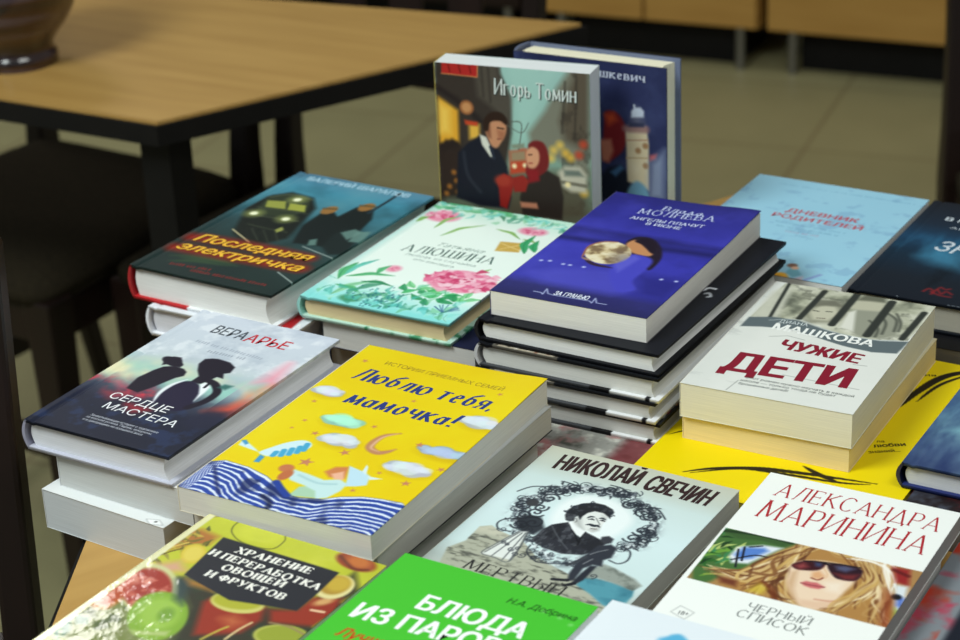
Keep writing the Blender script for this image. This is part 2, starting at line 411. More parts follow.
# ------------------------------------------------------------------ the printed covers (millimetres from the lower left corner of each cover)
W_ = (0.95, 0.97, 0.96)
def art_elek(s):
    s.grad([(0, rgb(30,46,44)), (.3, rgb(34,52,50)), (.5, rgb(42,72,76)), (.7, rgb(60,118,134)), (.86, rgb(66,140,164)), (1, rgb(84,132,160))])
    n = s.noise(38, 3); s.mix((n-.45)*1.2*(s.Y/s.h), rgb(120,170,180)); s.mix((.5-n)*1.1, rgb(24,38,40))
    dk = rgb(24,31,27)
    s.poly([(32.3,86),(8.6,134.8),(8.5,163.6),(22.4,178.9),(46,175.5),(61.5,157.1),(69.1,128.7),(78.3,94.8),(69.2,80.5),(52.6,72.5)], dk, 2.5)
    s.poly([(22.2,125.8),(10.1,161.4),(24,176.7),(46,172.6),(58.1,149.8),(52.6,129.8)], rgb(46,56,40), 1.5)
    s.poly([(14.9,155),(30.2,159.4),(39.9,145.4),(21.7,142.4)], rgb(150,155,70), 1)
    s.poly([(35.6,157.6),(50.4,158.9),(57.9,146.9),(42,145)], rgb(160,165,70), 1)
    s.line([(12.3,162.5),(25.6,174.6),(47.5,171.9)], 2.2, rgb(84,96,74), .8, .8); s.line([(19.4,124.4),(35.7,125.2),(65.1,128.2)], 2, rgb(78,86,64), .9, .8); s.line([(32.1,106.2),(50.8,105),(70.7,105.1)], 1.6, rgb(70,78,58), .8, .7); s.line([(15.7,140.3),(22.4,139.9),(43.1,142.7),(61.8,144.6)], 1.6, rgb(72,80,60), .8, .8)
    for q in ([(40.3,100),(59.3,82.4)], [(51,101),(68.8,82.9)], [(62.3,101.1),(75.3,87.4)], [(45.2,82.2),(73.5,74.8),(91.9,83.7)]): s.line(q, 1.4, rgb(58,64,52), .7, .7)
    for p in [(22.1,127.1),(53,127.9),(36.4,166.6)]:
        s.disc(p, 8, rgb(190,200,110), 4, .55); s.disc(p, 3.4, rgb(250,252,215), 1)
    s.poly([(59,105.5),(60.6,113),(65.3,108.5),(63.7,101.1)], rgb(150,155,80), 1)
    s.poly([(87.7,89.5),(73.5,122.6),(71.9,142.5),(70.3,164.1),(87.9,150.1),(90,173.5),(96.4,180.8),(106.8,173),(116.1,156.7),(120.6,135.1),(126.4,114.6),(126.7,100.4),(112.4,93.5)], rgb(20,30,30), 1.5)
    s.poly([(112.4,93.5),(106.1,118.1),(107.4,132.1),(125.1,130.5),(138.1,88),(126,82.1)], rgb(26,38,38), 2)
    for p in [(73.6,158.6),(97.3,176.9)]:
        s.disc(p, 6, rgb(150,108,58), 1.2, ry=9)
    s.line([(67.5,160),(77.3,163.2)], 3, rgb(96,80,50)); s.line([(91,178.2),(102.1,180.7)], 3.5, rgb(96,80,50))
    s.line([(105.8,167),(105.6,192.3),(104.8,214.9)], 3.2, rgb(34,52,60), sm=False)
    for q in ([(109.6,123.1),(115.8,134.1),(125.1,130.5),(122.3,112.6)], [(119.9,130),(130.3,135),(136,112.7),(125.4,110.2)], [(96.2,100.1),(100.3,104.7),(107,93.5),(100.8,90.5)]):
        s.poly(q, rgb(104,140,132), 1.2, .85)
    s.line([(27.8,91.9),(56.4,75.7)], 1.4, rgb(190,180,140), sm=False); s.line([(99.1,87.1),(136.3,77)], 1.2, rgb(150,165,160), sm=False)
    s.line([(111.9,37.8),(136.6,24.4)], 1.2, rgb(150,165,160), sm=False)
    for i, q in enumerate(([(16.6,28),(44.1,36.2),(77.1,33.3)], [(23.3,19.7),(42.4,27.7),(70.4,31.2)], [(27.8,28.3),(51.1,34.5),(70.9,37.8)])):
        s.line(q, 5, rgb(58,84,52), 2, .7, taper=True)
    s.line([(8.9,66.1),(63.2,69.8),(115.9,69.6)], 15, rgb(170,32,20), 5, .75); s.line([(9.4,43.9),(66.6,47),(122.9,50.5)], 15, rgb(175,36,20), 5, .75)
    s.scrib(*[(27.7,14.3),(64.6,17.3)], 3.6, rgb(168,38,34), 3); s.scrib(*[(50.6,10.4),(119.9,12.7)], 3.6, rgb(168,38,34), 4)
    for off, c, b in (((.9, -.9), rgb(90,16,12), .05), ((0, 0), rgb(244,190,60), .035)):
        s.text('Последняя', *[(13.1,60.1),(117.6,64.2)], 14, c, bold=b, slant=.25, off=off, over=off[0] == 0)
        s.text('электричка', *[(9.9,41.5),(123.6,44.7)], 13.5, c, bold=b, slant=.25, off=off, over=off[0] == 0)
    s.text('ВАЛЕРИЙ ШАРАПОВ', *[(15.7,207.1),(115,208.9)], 8, rgb(176,212,230), bold=.04)

def art_alu(s):
    s.fill(rgb(236,249,241)); n = s.noise(30, 5)
    s.mix((1-s.Y/46)*1.3*(.55+n)*(1-.35*s.X/s.w), rgb(140,226,222)); s.mix((s.Y/s.h-.83)*5*(.3+n), rgb(176,232,206))
    s.mix((.09-np.abs(s.X-2)/60)*4, rgb(150,220,214))
    r = np.random.RandomState(4)
    G1 = [rgb(56,150,100), rgb(98,190,130), rgb(150,214,170), rgb(110,206,190), rgb(44,120,84)]
    for c0, R, k in (([(49.8,210.5)], 16, 34), ([(22.3,208.1)], 12, 22), ([(77.8,207.1)], 11, 16)):
        c0 = np.array(c0[0])
        for i in range(k):
            a = r.uniform(0, 6.28); b = c0 + r.normal(0, 6, 2); d = np.array([math.cos(a)*1.6, math.sin(a)])*R*r.uniform(.5, 1)
            s.leaf(b, b+d, r.uniform(3, 7), G1[r.randint(5)], G1[4] if r.rand() < .5 else None, alpha=.75)
    def peony(c, rx, ry, k, seed):
        rr = np.random.RandomState(seed); c = np.array(c)
        s.disc(c, rx, rgb(236,150,176), 2, .95, ry)
        for i in range(k):
            a = rr.uniform(0, 6.28); q = rr.uniform(.1, .95); p = c + np.array([rx*math.cos(a), ry*math.sin(a)])*q
            e = p + np.array([rr.uniform(-1, 1)*rx*.42, rr.uniform(-.3, .6)*ry*.5])
            s.leaf(p, e, rx*.24, [rgb(250,208,220), rgb(232,120,156), rgb(206,66,112), rgb(244,178,198)][rr.randint(4)], rgb(196,60,104) if rr.rand() < .3 else None, bend=.3, alpha=.9)
    peony([(18.8,178.7)][0], 15, 12, 40, 1); peony([(100.2,177.8)][0], 12, 8, 24, 2); peony([(97.3,69.6)][0], 27, 19, 120, 3); peony([(38,70.5)][0], 6, 6, 12, 6)
    for a, b in ((0, 1), (2, 3), (4, 5), (6, 7), (8, 9), (10, 11)):
        q = [(4.1,160.3),(10.4,178.2),(24.5,154),(33.6,188.1),(37.5,141.9),(59.8,175.2),(100.3,160.4),(113.3,157.3),(71.3,171.2),(98.4,159.5),(101.8,83.3),(106.6,98.8)]
        s.leaf(q[a], q[b], 4, rgb(150,196,110), rgb(80,140,80))
    s.poly([(86.5,149.8),(104.4,153.5),(109.9,136),(91.4,131.4)], rgb(206,170,84), .8); s.line([(89.2,146.9),(107.9,139.7)], 1, rgb(236,214,140)); s.line([(93.2,135.5),(103.9,149.3)], 1, rgb(236,214,140))
    s.leaf(*[(114.8,135.4),(105.9,171.4)], 7, rgb(60,168,110), rgb(30,110,70)); s.leaf(*[(120.8,140.8),(113,163)], 7, rgb(60,168,110), rgb(30,110,70))
    for q, w in (([(8.3,42.3),(18.4,81.7)], 8), ([(9.2,37.3),(6.1,71.4)], 6), ([(11.9,43.9),(46.2,58.9)], 6), ([(19.6,10.3),(37.5,47.1)], 7), ([(12.7,28.2),(40.9,19.7)], 6), ([(31,57.6),(33.1,74.9)], 6), ([(28,40.2),(54.6,41.4)], 5)):
        s.leaf(*q, w, G1[int(w) % 5], G1[4])
    for q in [(32.2,26.3),(35.4,7),(44.7,13.7)]:
        s.leaf(q, (q[0]+14, q[1]+16), 8, rgb(70,150,116), rgb(40,110,86), alpha=.8)
    s.disc([(36.8,10.2)][0], 9, rgb(66,140,96), 2, .85, 6)
    for i in range(60):
        p = np.array([(55.3,18.3)][0]) + r.normal(0, 1, 2)*(9, 8); s.disc(p, .9, rgb(34,112,124), .4, .9)
    for i in range(26):
        p = np.array([(91.2,34.2)][0]) + r.normal(0, 1, 2)*(15, 7); a = r.uniform(.3, 2.9)
        s.leaf(p, p + np.array([math.cos(a)*16, math.sin(a)*12]), 6.5, [rgb(70,190,110), rgb(120,210,140), rgb(40,150,90), rgb(150,226,190)][r.randint(4)], rgb(30,120,70), alpha=.85)
    for i in range(12):
        p = np.array([(111.8,15.6)][0]); a = r.uniform(.4, 2.7); s.line([p, p + np.array([math.cos(a)*12, math.sin(a)*14])], .8, rgb(46,96,140), a=.8)
    AQ = [rgb(96,206,200), rgb(140,226,214), rgb(70,176,160), rgb(176,236,222), rgb(60,150,120), rgb(120,200,150)]
    for i in range(70):
        p = np.array([r.uniform(4, s.w-3), abs(r.normal(0, 14)) + 1]); a = r.uniform(.3, 2.8); k_ = r.uniform(7, 17)
        if 30 < p[0] < 95 and p[1] > 30: continue
        s.leaf(p, p + np.array([math.cos(a), math.sin(a)])*k_, r.uniform(2.5, 6), AQ[r.randint(6)], rgb(50,130,110) if r.rand() < .4 else None, bend=.2, alpha=.6)
    for i in range(46):
        p = np.array([r.uniform(14, s.w-3), s.h - abs(r.normal(0, 9)) - 1]); a = r.uniform(-2.9, -.2); k_ = r.uniform(7, 16)
        s.leaf(p, p + np.array([math.cos(a), math.sin(a)])*k_, r.uniform(2.5, 6), AQ[r.randint(6)], rgb(60,150,110) if r.rand() < .3 else None, bend=.2, alpha=.55)
    for i in range(40):
        p = np.array([(55.3,18.3)][0]) + r.normal(0, 1, 2)*(11, 9); s.disc(p, .8, rgb(34,100,124), .35, .9)
    peony([(97.3,69.6)][0], 27, 19, 150, 8)
    g = rgb(70,104,96)
    s.text('АЛЮШИНА', *[(23.1,104),(102.3,107.3)], 13, g, 'serif', thin=.045, thick=.17, serif=.1)
    s.text('Татьяна', *[(42.8,122.8),(84.1,123.1)], 7, rgb(140,166,156), slant=.4)
    s.text('Любовь не случайна', *[(31.1,97.3),(92.7,97.6)], 4.2, rgb(136,160,152)); s.text('или виновата', *[(42.4,91.1),(78.3,89.1)], 4.2, rgb(136,160,152))

def art_mol(s):
    s.grad([(0, rgb(40,40,92)), (.1, rgb(46,46,110)), (.16, rgb(58,58,168)), (.5, rgb(56,56,172)), (.62, rgb(40,40,120)), (.66, rgb(56,56,165)), (.85, rgb(48,48,142)), (1, rgb(44,44,122))])
    n = s.noise(26, 8); s.mix((n-.5)*.9, rgb(84,84,210)); s.mix((.45-n)*.9, rgb(30,30,90))
    s.line([(0.4,107.3),(36,109.3),(85.2,114.8),(115.5,116.5)], 7, rgb(26,26,84), 4, .8)
    s.poly([(10.1,40.6),(39.7,60.5),(62.8,65.5),(92,39.9),(79.9,25.4),(29.4,26.2)], rgb(84,84,196), 6, .55)
    s.poly([(79.2,67.6),(121.6,66.6),(119.5,28.7),(95.6,32.1)], rgb(30,30,104), 8, .6)
    # the figure with hands around the moon
    s.poly([(50.2,115.3),(53.4,128.1),(64.8,129.3),(76,118.5),(84.6,101.9),(87.4,85.8),(85.4,75.1),(71.1,93.7),(60.7,99.3)], rgb(34,24,40), 1.2, sm=True)
    s.poly([(51.3,113.2),(54.9,122.5),(64.9,113.8),(76.5,103.5),(75.1,97.9),(65,98.6),(57.9,103.2)], rgb(196,138,92), 1.2, sm=True)
    s.poly([(55.1,120),(64.3,115.1),(73.9,104.9),(77.2,106.3),(69.4,123.5),(59.8,127.2)], rgb(30,20,34), 1, sm=True)
    s.poly([(60.2,66.8),(63,94.3),(75.7,96.6),(83.1,88.9),(84.1,69.7),(84.1,52.9),(92,39.9),(79.4,34.4)], rgb(70,70,190), 1.5, sm=True)
    m = s.emask([(46.1,93.1),(61.5,99.7),(55.2,74)], .6); tex = s.noise(9, 21)
    s.mix(m, rgb(206,186,140)); s.mix(m*(tex-.42)*4, rgb(232,222,190)); s.mix(m*(.5-tex)*5, rgb(130,108,80)); s.mix(m*s.emask([(61.6,84.7),(69.8,88.1),(67.4,72.3)], 6)*.5, rgb(90,80,90))
    s.line([(32.3,79.7),(28.2,98.3),(33.9,109.5),(44,113.7)], 1.6, rgb(150,96,80)); s.line([(33.1,80.1),(44.9,70.1),(61.3,68.7)], 4, rgb(52,36,60), taper=True)
    s.line([(32.1,78.1),(40.7,74.8)], 3, rgb(150,120,110), taper=True)
    s.poly([(59.7,74),(65.5,97.3),(72.1,91.6),(67.9,62.8)], rgb(96,96,206), 2, .8)
    for p in [(8.3,61.5),(14.5,63.2),(25.9,61.5),(31.2,61.8),(41.8,62.4),(101.2,63.6),(112.1,64.5)]:
        s.disc(p, 1.5, rgb(190,200,240), .7, .9)
    w = rgb(196,206,236)
    s.text('Влада', *[(47.1,183.7),(80.1,182.1)], 8, w, 'serif', thin=.06, thick=.17, serif=.1)
    s.text('МОЛНЕВА', *[(32.6,171),(93.8,174.8)], 9.8, w, 'serif', thin=.06, thick=.14, serif=.12)
    s.text('АНГЕЛЫ ПЛАЧУТ', *[(32.6,158.9),(90.7,161.2)], 5.4, rgb(214,222,244), bold=.02); s.text('В ИЮНЕ', *[(48.3,152.5),(75.8,152.3)], 5.2, rgb(214,222,244), bold=.02)
    s.text('ЗА ГРАНЬЮ', *[(43.5,10.6),(69.1,11.5)], 6.5, rgb(226,232,246), bold=.03)
    s.line([(28.5,10.7),(34.5,10.5),(36.6,8.2),(35.2,17.8),(39.5,10.8),(43.9,9.9),(71.4,10.7),(74.1,8.2),(73.1,16.5),(77.2,9.6),(84.4,9.9)], .9, rgb(170,180,220), sm=False)

def art_arye(s):
    s.grad([(0, rgb(30,34,50)), (.24, rgb(32,36,54)), (.36, rgb(60,64,84)), (.46, rgb(150,170,176)), (.62, rgb(196,206,214)), (1, rgb(204,212,224))])
    n = s.noise(22, 2); n2 = s.noise(40, 9); n3 = s.noise(12, 14); v = s.Y/s.h
    band = np.exp(-((v-.47)/.1)**2)
    s.mix(band*np.clip((n-.3)*3.4, 0, .95)*(s.X < s.w*.85), rgb(150,202,190)); s.mix(band*np.clip((n2-.4)*4, 0, .95), rgb(236,226,184)); s.mix(np.clip((n3-.55)*4, 0, .5)*(v < .3), rgb(44,62,104)); s.mix(np.clip((n3-.5)*3, 0, .5)*(v > .6), rgb(236,240,244))
    b2 = np.exp(-((v-.35)/.05)**2); s.mix(b2*(n3-.42)*4*(s.X < s.w*.55), rgb(206,60,76))
    s.mix((v > .6)*(n-.5)*1.6, rgb(160,172,188))
    for q, c, r in (([(19.6,71.3),(31.9,66.7),(27.3,64.5)], rgb(220,80,100), 5), ([(21.8,55.6),(39.2,57.8),(31,49.7)], rgb(190,60,70), 6), ([(47.6,47.5),(65.5,46.1),(57.7,40.3)], rgb(228,40,48), 6), ([(113.5,77.3),(118.5,112.4),(112.3,101.2)], rgb(240,130,80), 6),
                    ([(101.1,61.3),(119.2,86.1),(119.2,64.1)], rgb(236,86,60), 6), ([(107.1,111.1),(110.1,144.6),(120,113.2)], rgb(238,140,160), 7), ([(107,102.8),(112.4,109.5),(114.5,98.1)], rgb(150,190,180), 6), ([(121.8,85.3),(120.1,98.8),(124.1,90.5)], rgb(238,150,80), 4)):
        s.poly([q[0], q[1], q[2]], c, r, .85)
    s.poly([(101.4,63.5),(117,67),(119.8,52.7),(111.5,37.1),(97.6,41.9)], rgb(38,40,60), 4, .8)
    # the two figures
    dk = rgb(30,26,40)
    s.poly([(31.7,65.7),(28.3,81.8),(30.9,95.9),(33.7,103.3),(40.3,107.3),(48.9,106.2),(53.4,103.2),(55.5,97.4),(52,92.3),(47.7,76.3),(42.9,63.7)], dk, .8); s.ell([(34.2,112.3),(41.5,114),(27.6,118)], dk, .8); s.poly([(31.1,104.7),(26.8,114),(30.2,119.2),(35.9,120.1),(40.6,115.3),(34.8,114.3),(33.6,107.6)], dk, .8); s.poly([(37.7,115.7),(44.6,111.1),(44.9,106.9),(40.3,107.3)], dk, .8)
    s.poly([(58.8,108.4),(53,117.3),(52.3,125.3),(56.5,128.2),(60.9,129.4),(71.4,128.3),(79.3,123.4),(81.4,114.9),(78.2,112.1),(82.4,105.6),(77.1,106),(75.2,98),(73.5,92.5),(65.1,91.9),(65.1,101.6)], dk, .8)
    s.poly([(62.3,56.6),(57,72.5),(58.4,86.9),(65.2,93.2),(75.3,89.6),(82.6,78.7),(84.6,69.4),(90.2,62.1),(81.4,52.2)], rgb(36,32,56), .9, sm=True)
    s.line([(61.4,57),(56.7,70.3),(56.7,83.6),(61.2,94.2)], 3.4, rgb(226,232,236), .8, taper=True)
    s.poly([(73.6,91.7),(75.9,97),(82.6,91),(84.1,83.5),(85.3,69.8),(81.5,80.2)], rgb(236,240,244), 1)
    s.line([(87.2,60.6),(92.1,73),(91.6,86.3),(83.6,95.7),(76.7,98.7)], 6, dk, .8); s.line([(79.2,89.4),(78.4,96.5),(78.8,99.3)], 2.2, dk)
    s.poly([(87.2,93.2),(89,99.1),(95.9,99.5),(94,92.4)], rgb(60,110,104), 1.5)
    g = rgb(70,78,88)
    s.text('ВЕРА', *[(27.9,162.5),(56.5,161.4)], 12.6, g, bold=.02); s.text('АРЬЕ', *[(57.8,160.6),(93.3,160.8)], 12.6, rgb(196,46,58), bold=.02)
    s.scrib(*[(29.1,145.6),(87.4,141.2)], 3.2, rgb(140,150,166), 3, .7); s.scrib(*[(46.9,135.1),(76.4,135.9)], 3.2, rgb(120,130,146), 5, .7)
    s.text('СЕРДЦЕ', *[(28.9,49.5),(79,47.9)], 8.9, rgb(238,238,240), bold=.0); s.text('МАСТЕРА', *[(34.8,36.1),(96.1,33.4)], 8.6, rgb(232,234,238), bold=.0)
    t = rgb(196,200,210)
    for i, (x, q) in enumerate((('Захватывающая история о художнике', [(35.7,23.7),(92.3,22.4)]), ('за маской успеха. Париж, аукционы,', [(34.7,20.4),(90.1,19)]), ('и в декорациях из прошлого века', [(35,16.6),(84.8,15.5)]))):
        s.text(x, *q, 2.5, t)

def art_lub(s):
    s.fill(rgb(232,208,20)); n = s.noise(45, 4); s.mix((n-.42)*1.0, rgb(226,186,10)); s.mix((.45-n)*1.2, rgb(238,222,50))
    def cloud(c, w, h, col, seed):
        r = np.random.RandomState(seed); c = np.array(c)
        s.disc(c + (1.5, -3), w*.95, rgb(196,156,16), 4, .45, h*.8)
        for k in range(2):
            for i in range(9):
                t = (i+.5)/9*2-1; q = h*(.62-.3*abs(t))*r.uniform(.85, 1.15)
                p = c + np.array([t*w*.82, (h*.16*r.normal() - h*.1) + (h*.16 if k else 0)])
                s.disc(p, q*1.35 - k*1.2, [min(1, v*(1.08 if k else .88)*r.uniform(.96, 1.03)) for v in col], .9, .95 if not k else .6, q - k*.9)
    cl = rgb(206,212,220); mint = rgb(168,226,200)
    cloud([(13.3,149.5)][0], 12, 9, cl, 1); cloud([(45.1,117.4)][0], 15, 11, mint, 2); cloud([(58.2,93.6)][0], 14, 11, cl, 3)
    cloud([(128.5,151.8)][0], 15, 11, cl, 5); cloud([(129.3,106.1)][0], 22, 10, rgb(170,190,216), 6); cloud([(117.1,79.5)][0], 17, 11, cl, 7)
    # the crescent
    s.line([(89.3,117.1),(81.8,110.6),(79.6,100.5),(81.6,92.4),(89.2,88.8),(94.5,92.4),(97.5,97.3)], 6, rgb(190,136,96), 1, taper=True); s.line([(87.7,115.8),(81.8,108.2),(81.1,97),(83.1,91.9),(89.8,90.2)], 2, rgb(236,196,160), .8, .7, taper=True)
    def star(c, r, seed, col=rgb(196,130,96)):
        a0 = seed*.7; s.poly([(c[0]+math.cos(a0+i*math.pi/5)*(r if i % 2 == 0 else r*.42), c[1]+math.sin(a0+i*math.pi/5)*(r if i % 2 == 0 else r*.42)) for i in range(10)], col, .5)
    for i, (p, r) in enumerate(zip([(10.9,199.2),(12.9,132.8),(22.6,107),(20.7,94.8),(38.8,94.5),(70.6,80.1),(55.2,59.4),(68.8,118.2),(108.4,108.9),(137,86.4),(126.2,62.1),(104.4,66.7),(101.4,41.1),(73.2,160.3),(121.4,190.8)], (2.6, 2.2, 2, 1.6, 3, 4, 5.5, 2.4, 3.4, 3, 3.6, 2, 2.2, 2, 2.2))):
        star(p, r, i)
    # the striped fish
    s.poly([(20.6,57.9),(24.1,66.9),(29.2,76.1),(36.2,82.8),(42.7,83),(46.7,78.7),(45.8,72.2),(40.3,63.6),(33.7,57.9),(26.8,55.4)], rgb(206,232,238), .8, sm=True)
    s.poly([(20.6,57.9),(12,59),(2.9,60.5),(1.6,66.1),(7.5,65.4),(16,60.8)], rgb(206,232,238), .8); s.poly([(1,66.5),(3.6,68.4),(7.8,64.9),(6.9,62.4)], rgb(70,150,196), .6); s.poly([(24.7,45.8),(23.1,55.7),(27.5,54.4),(28.5,46.6)], rgb(70,150,196), .6)
    for q in ([(31.2,57.8),(30.6,62.5)], [(35.9,59.9),(33.8,66.7)], [(39.6,63.3),(37.5,70.4)], [(42.9,67.5),(40.7,74.6)], [(45.1,71.9),(42.8,79.7)]):
        s.line(q, 4, rgb(74,166,206), .6)
    # the child in pale pyjamas
    s.poly([(68.8,18.8),(68.8,31.3),(78.2,37.3),(85.7,36.1),(87.2,23.7)], rgb(170,206,176), 1)
    s.poly([(52.7,41.4),(53.9,48.5),(65,47.2),(78.4,44.7),(86.8,49.9),(94.1,46.3),(94.9,37.2),(92,26.5),(86.4,22.4),(80.9,30.7),(70.6,33.7),(59.1,35.7)], rgb(196,226,226), 1)
    s.line([(60.7,43.5),(76.6,39.8),(87.7,43.3)], 2, rgb(150,190,196), 1, .6)
    s.disc([(48.5,47.6)][0], 5, rgb(196,120,80), 1, 1, 5); s.disc([(52.9,39.9)][0], 4, rgb(190,110,70), 1, 1, 7); s.poly([(72.5,53.9),(75.7,61.9),(83.5,65.5),(88.9,51.8),(79.1,48.9)], rgb(206,130,80), 1.4); s.poly([(78,53.2),(83.5,59),(89.3,49.8),(82.9,48.1)], rgb(236,180,150), 1)
    s.poly([(82.7,66.8),(94.5,64.1),(101.5,60.9),(105.7,50.1),(100.7,46.2),(94.4,43.3),(89.4,53.7)], rgb(190,222,236), .8); s.poly([(93.8,63.8),(91.7,72.5),(94.2,70.4),(98.4,61.1)], rgb(214,234,236), .6); s.poly([(100.2,60.3),(110.5,60.9),(103.5,56.4)], rgb(214,234,236), .6)
    # the striped blanket
    hill = np.array([(-0.3,0.7),(-0.8,3.7),(-1.9,19.3),(-0.7,34.6),(7.6,40.2),(26.1,38.8),(43.3,33.9),(55.8,26.9),(67.4,19.7),(76.4,19.9),(90.2,24.2),(98.8,31.3),(111.4,37.2),(123,39.5),(136.7,40.7),(141.2,37.3),(144.4,-5.4),(124.6,-9),(53.7,-0.6),(3.6,-2.2)])
    m = np.clip(.5 - s.sd(hill)/1.0, 0, 1)
    hx = hill[:15]; top = np.interp(s.X, np.sort(hx[:, 0]), hx[np.argsort(hx[:, 0]), 1]); dd = top - s.Y
    fold = (s.noise(26, 12)-.5)*9 + 3*np.sin(s.X/9.0)
    st = np.sin((dd*1.0 + fold*np.clip(dd/14, 0, 1.2))*2*math.pi/5.2)
    s.mix(m, rgb(44,72,160)); s.mix(m*np.clip(st*2.2-.5, 0, 1), rgb(222,232,246))
    dkf = s.noise(13, 31, 3, 1.0, .6); s.mix(m*np.clip((dkf-.6)*5, 0, .7), rgb(26,36,80))
    s.line([(52.7,30.2),(60.2,24.2),(67.9,19)], 5, rgb(40,66,150), .8); s.line([(5.5,30.9),(20.8,12.2),(28.9,3.3)], 2.2, rgb(30,40,90), 1.2, .8); s.line([(54.8,12.3),(63.5,7),(66.2,0.7)], 4, rgb(24,30,60), 1.2, .8)
    nv = rgb(44,62,128)
    s.text('Люблю тебя,', *[(16.2,173),(125.9,167.9)], 16.5, nv, 'serif', thin=.08, thick=.25, serif=.05, slant=.1)
    s.text('мамочка!', *[(30.2,140.2),(113.5,138.2)], 16.5, nv, 'serif', thin=.08, thick=.25, serif=.05, slant=.1)
    s.text('ИСТОРИИ ПРИЕМНЫХ СЕМЕЙ', *[(25.7,200),(119.8,195.9)], 5.2, rgb(150,120,40))

def art_mash(s):
    s.fill(rgb(226,228,222)); n = s.noise(34, 2); s.mix((.5-n)*.5, rgb(200,206,200)); s.mix(np.clip((s.noise(60, 7, 5, 1, 4)-.66)*6, 0, .35), rgb(170,174,170))
    V0, V1 = [(1.2,115.2),(47.3,48.6)]; 
    ph = np.array([(4.7,114.2),(12.2,118.3),(35.1,121.9),(52.1,119),(73.7,113.5),(97.1,112.7),(117.8,120),(121.4,185.2),(98.6,188.6),(37.4,184.3),(7.2,181.5)]); m = np.clip(.5 - s.sd(ph)/.8, 0, 1)
    t = s.noise(20, 3); s.mix(m, rgb(176,178,156)); t2 = s.noise(7, 9); s.mix(m*np.clip((t-.45)*3.2, 0, 1), rgb(218,218,202)); s.mix(m*np.clip((.47-t)*4, 0, 1), rgb(104,108,94)); s.mix(m*np.clip((t2-.58)*3, 0, .5), rgb(84,86,76))
    s.poly([(4.7,114.2),(3.8,162.6),(8.7,180.5),(15.7,175.4),(23.9,119.7)], rgb(206,206,190), 2, .8)
    s.poly([(33.9,136.4),(39,156.3),(57.4,161.3),(70.4,146.5),(61,127.6),(47.1,121.9)], rgb(146,146,128), 3, .9); s.poly([(40.3,140),(43.6,154.6),(54.3,155.9),(61,145.1),(56.9,130.9),(46.7,128.6)], rgb(196,194,172), 2); s.line([(41.8,143.7),(45.9,143.4)], 1.4, rgb(90,90,80)); s.line([(50.9,145.4),(54.7,146)], 1.4, rgb(90,90,80)); s.line([(48.4,132.3),(53.9,133.6)], 1.2, rgb(110,100,90))
    s.poly([(36,147.4),(37.8,162.5),(51.8,166.2),(60,157.3),(47.6,154.7)], rgb(112,112,98), 2, .9)
    s.poly([(64.2,159),(67.1,180.8),(81,181.3),(88.5,164),(80.2,153)], rgb(190,188,166), 2); s.poly([(64,171.8),(67.6,185.2),(81.6,185.7),(85.3,175.4),(73.3,174)], rgb(96,98,84), 2, .9)
    s.poly([(70.3,129.1),(69.2,156),(89.6,160.4),(104.5,150.7),(108.4,125.6),(100,115.8),(82.9,114.9)], rgb(150,152,136), 2); s.poly([(68.3,123.4),(65.5,149.4),(69.5,155.1),(79.1,120.5)], rgb(222,222,210), 1.5)
    for q in ([(92.3,158.1),(101,149.2),(104.7,131.2)], [(87.8,153.7),(95.5,142),(98.4,123.8)], [(83.7,142),(93.1,131.2),(95.5,117.8)], [(97.6,160.2),(105,145.9),(107.5,132.4)]):
        s.line(q, 2, rgb(70,74,66), 1, .8)
    for q, w in (([(10,182.7),(17.8,119.6)], 2.6), ([(38.4,178.4),(37.4,126.8)], 4.6), ([(61.6,182.7),(61.7,125.5)], 5.6), ([(88.7,178.3),(89.7,117.8)], 6.2), ([(114.9,168.9),(113.5,121.5)], 5)):
        s.line(q, w, rgb(52,56,52), .8, sm=False)
    s.poly([(3.9,99),(4,115.9),(19.8,122.5),(38.6,123.3),(61.2,115.5),(81.9,112.1),(100.9,112.9),(119.1,119.1),(117.2,97.7),(99.7,93.1),(79.9,95.1),(58.3,101.3),(36.3,107.6),(17.7,103.8)], rgb(96,108,112), .8)
    s.line([(36.3,107.6),(58.3,101.3),(79.9,95.1),(99.7,93.1)], 1, rgb(226,228,222)); s.line([(19.1,116.2),(38.3,124.2),(65.4,114.8),(91.5,112.3),(110.9,117.6)], .8, rgb(180,190,190))
    w = rgb(242,244,240)
    s.text('ДИАНА', *[(26.3,115.2),(47,116.4)], 5, rgb(214,222,222)); s.text('МАШКОВА', *[(25.6,103.1),(98.2,101.4)], 10.5, w, bold=.05)
    red = rgb(136,28,48); dk = (s.noise(3, 5))
    s.text('ЧУЖИЕ', *[(40.5,75.8),(97.3,72.8)], 14.5, red, bold=.07, slant=.0); s.text('ДЕТИ', *[(16.8,29.8),(101.8,34.8)], 29, red, bold=.07)
    for i, (x, q) in enumerate((('Этот роман нужно изучать в каждой', [(36.8,23.1),(111.5,23.5)]), ('школе — только тогда не будет', [(35.3,18),(100.4,19.6)]), ('брошенных детей!', [(35.8,12.9),(69.6,14.2)]))):
        s.text(x, *q, 3.3, rgb(90,96,92), bold=.012)
    for q in ([(28.6,90.8),(40.3,96.6),(53,94.3)], [(58.1,37.4),(111.1,35.7)], [(31.7,2),(33.9,18.3)], [(95.8,70.4),(104.9,71.5)]):
        s.line(q, .6, rgb(120,124,120), a=.7, sm=False)

